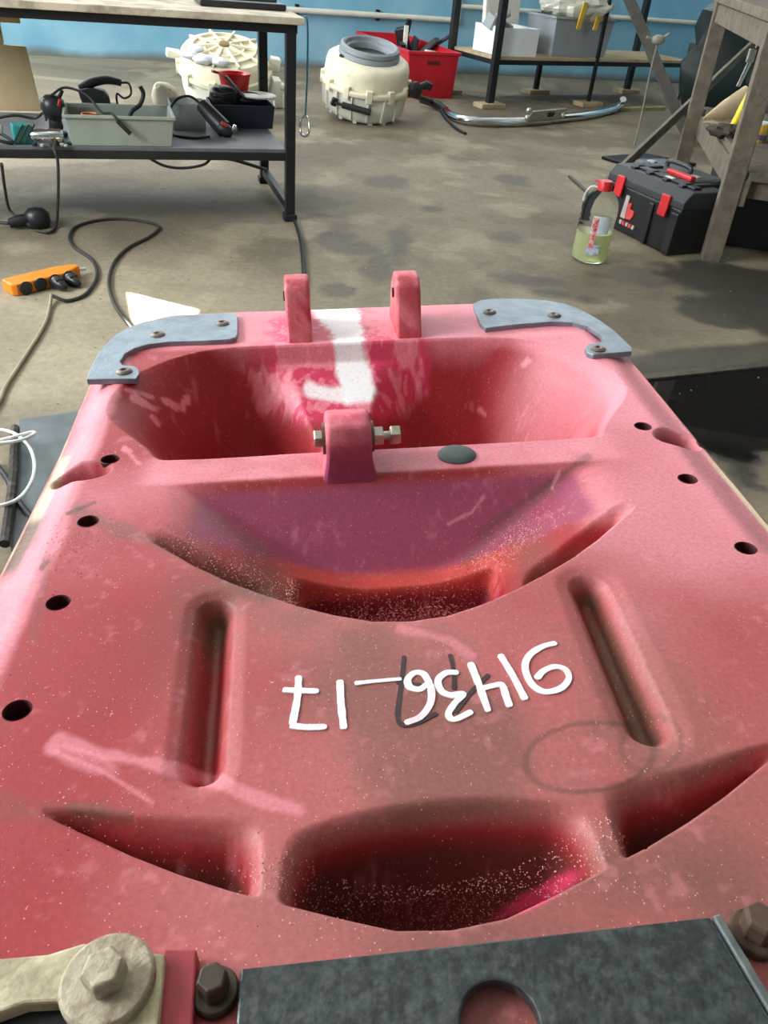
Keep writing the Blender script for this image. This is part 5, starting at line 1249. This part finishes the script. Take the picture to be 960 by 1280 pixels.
solo('extension_cable', 'beige power cord running from the orange strip towards the panel', 'cord', MB().tube([onz(64, 368, .02)]+fl((62, 385), (56, 405), (40, 432), (22, 460), (6, 485), (0, 500), (-20, 530)), .006), mat('beige_cord', srgb(150, 140, 116), .6), smooth=True)
solo('extension_cable', 'black power cord looping across the floor from the orange strip to the panel', 'cord', MB().tube([onz(66, 370, .02)]+fl((85, 376), (108, 367), (121, 345), (115, 325), (92, 308), (87, 295), (96, 283), (125, 275), (160, 274), (190, 279), (198, 286), (185, 297), (160, 310), (143, 328), (136, 352), (142, 378), (155, 398), (165, 410)), .0065), CORD, smooth=True)
solo('extension_cable', 'black cord running from the bench foot towards the rear lug', 'cord', MB().tube(fl((345, 232), (358, 255), (368, 275), (376, 300), (379, 325), (380, 352), (378, 380)), .009), RUBBER, smooth=True)
pb = onz(42, 285)
pk = thing('plug_cluster', 'black plug adapter lying on the floor under the bench shelf', 'adapter', pb, .4)
part(pk, 'adapter', MB().lathe([(.0001, 0), (.045, 0), (.052, .02), (.050, .055), (.03, .075), (.0001, .08)], 20, (.02, .02, .0)), BLKPL, smooth=True)
part(pk, 'plug', MB().tube([(-.09, -.01, .025), (-.05, -.0, .03), (.0, .01, .035)], [.018, .026, .024], 12), BLKPL, smooth=True)
part(pk, 'lead', MB().tube([(-.09, -.01, .025), (-.14, .01, .02), (-.18, -.05, .01), (-.2, -.16, .008)], .007), RUBBER, smooth=True)
q = [onz(2, 205, .30), onz(6, 235, .15), onz(12, 262, .03), onz(28, 276, .01), onz(38, 282, .03)]
solo('extension_cable', 'grey cord dropping beside the left bench leg into the plug adapter', 'cord', MB().tube(q, .006), CORD, smooth=True)

# steel hatch sheet, hose and white wire by the panel's left side
q = [(24, 527), (150, 510), (150, 700), (14, 690)]
sm_ = [onz(x, y) for x, y in q]
solo('floor_plate', 'grey steel floor plate on the concrete beside the panel', 'plate', MB().prism([(x[0], x[1]) for x in sm_], -.001, .008), mat('grey_floor_steel', srgb(104, 112, 114), .5, .3, .2, 10), .002)
hq = [onz(x, y, .02) for x, y in ((19, 535), (18, 560), (17, 590), (14, 620), (10, 650), (6, 680))]
solo('dirty_hose', 'dirty dark hose lying along the edge of the grey floor plate', 'hose', MB().tube(hq, .011), mat('grimy_black', srgb(46, 42, 36), .8, 0, .4, 40, col2=srgb(120, 112, 100), thr=.66), smooth=True)
solo('branch_cable', 'thin dark cable crossing the dirty hose on the floor plate', 'cable', MB().tube([onz(x, y, .015) for x, y in ((-10, 575), (8, 597), (18, 618), (34, 640), (60, 668))], .007), RUBBER, smooth=True)
wq = [onz(x, y, .10) for x, y in ((-30, 552), (-5, 551), (20, 545), (40, 540), (42, 543), (25, 550), (0, 554), (-20, 556))]
wq2 = [onz(x, y, .035) for x, y in ((-25, 538), (0, 537), (20, 543), (36, 558), (43, 578), (40, 600), (27, 620), (8, 630), (-20, 634))]
solo('white_wire', 'loop of white wire lying on the grey floor plate', 'wire', MB().tube(wq2, .0042), mat('white_wire_sheath', srgb(232, 232, 226), .4), smooth=True)
solo('white_wire', 'narrow doubled bight of white wire at the plate edge', 'wire', MB().tube([p_*V3(1, 1, 0)+V3(0, 0, .05) for p_ in [onz(x, y, .05) for x, y in ((-30, 552), (-5, 551), (20, 545), (40, 540), (42, 543), (25, 550), (0, 554), (-20, 556))]], .0042), MATS['white_wire_sheath'], smooth=True)
# steel angle edging the slab joint
j0, j1 = onz(700, 484), onz(1100, 442)
tr1 = structure('trim_1', MB().bar(j0+V3(0, .0, .002), j1+V3(0, .0, .002), .035, .012), mat('rusty_edge_steel', srgb(92, 84, 74), .5, .4, .3, 20), .002, 'rusty steel angle edging the slab joint')

# grit and flakes scattered on the concrete
def grit():
    n = 420; co, f = [], []
    for i in range(n):
        x, y = (random.uniform(-1.9, .2), random.uniform(1.6, 3.6)) if i % 3 else (random.uniform(-.3, 2.0), random.uniform(2.2, 6.0))
        s_ = random.uniform(.002, .006); k = len(co); a_ = random.uniform(0, 6.28)
        for j in range(3): co.append((x+s_*math.cos(a_+2.1*j), y+s_*math.sin(a_+2.1*j)*.8, .0005))
        co.append((x, y, s_*.7)); f += [(k, k+1, k+3), (k+1, k+2, k+3), (k+2, k, k+3)]
    me = bpy.data.meshes.new('floor_grit'); me.from_pydata(co, [], f); me.update()
    o = link('floor_grit', me, mat('floor_grit', srgb(92, 82, 68), .9, 0, .2, 3, col2=srgb(196, 186, 168), thr=.55))
    tag(o, 'scattered grit and paint flakes on the concrete floor', 'grit', None, 'stuff')
grit()
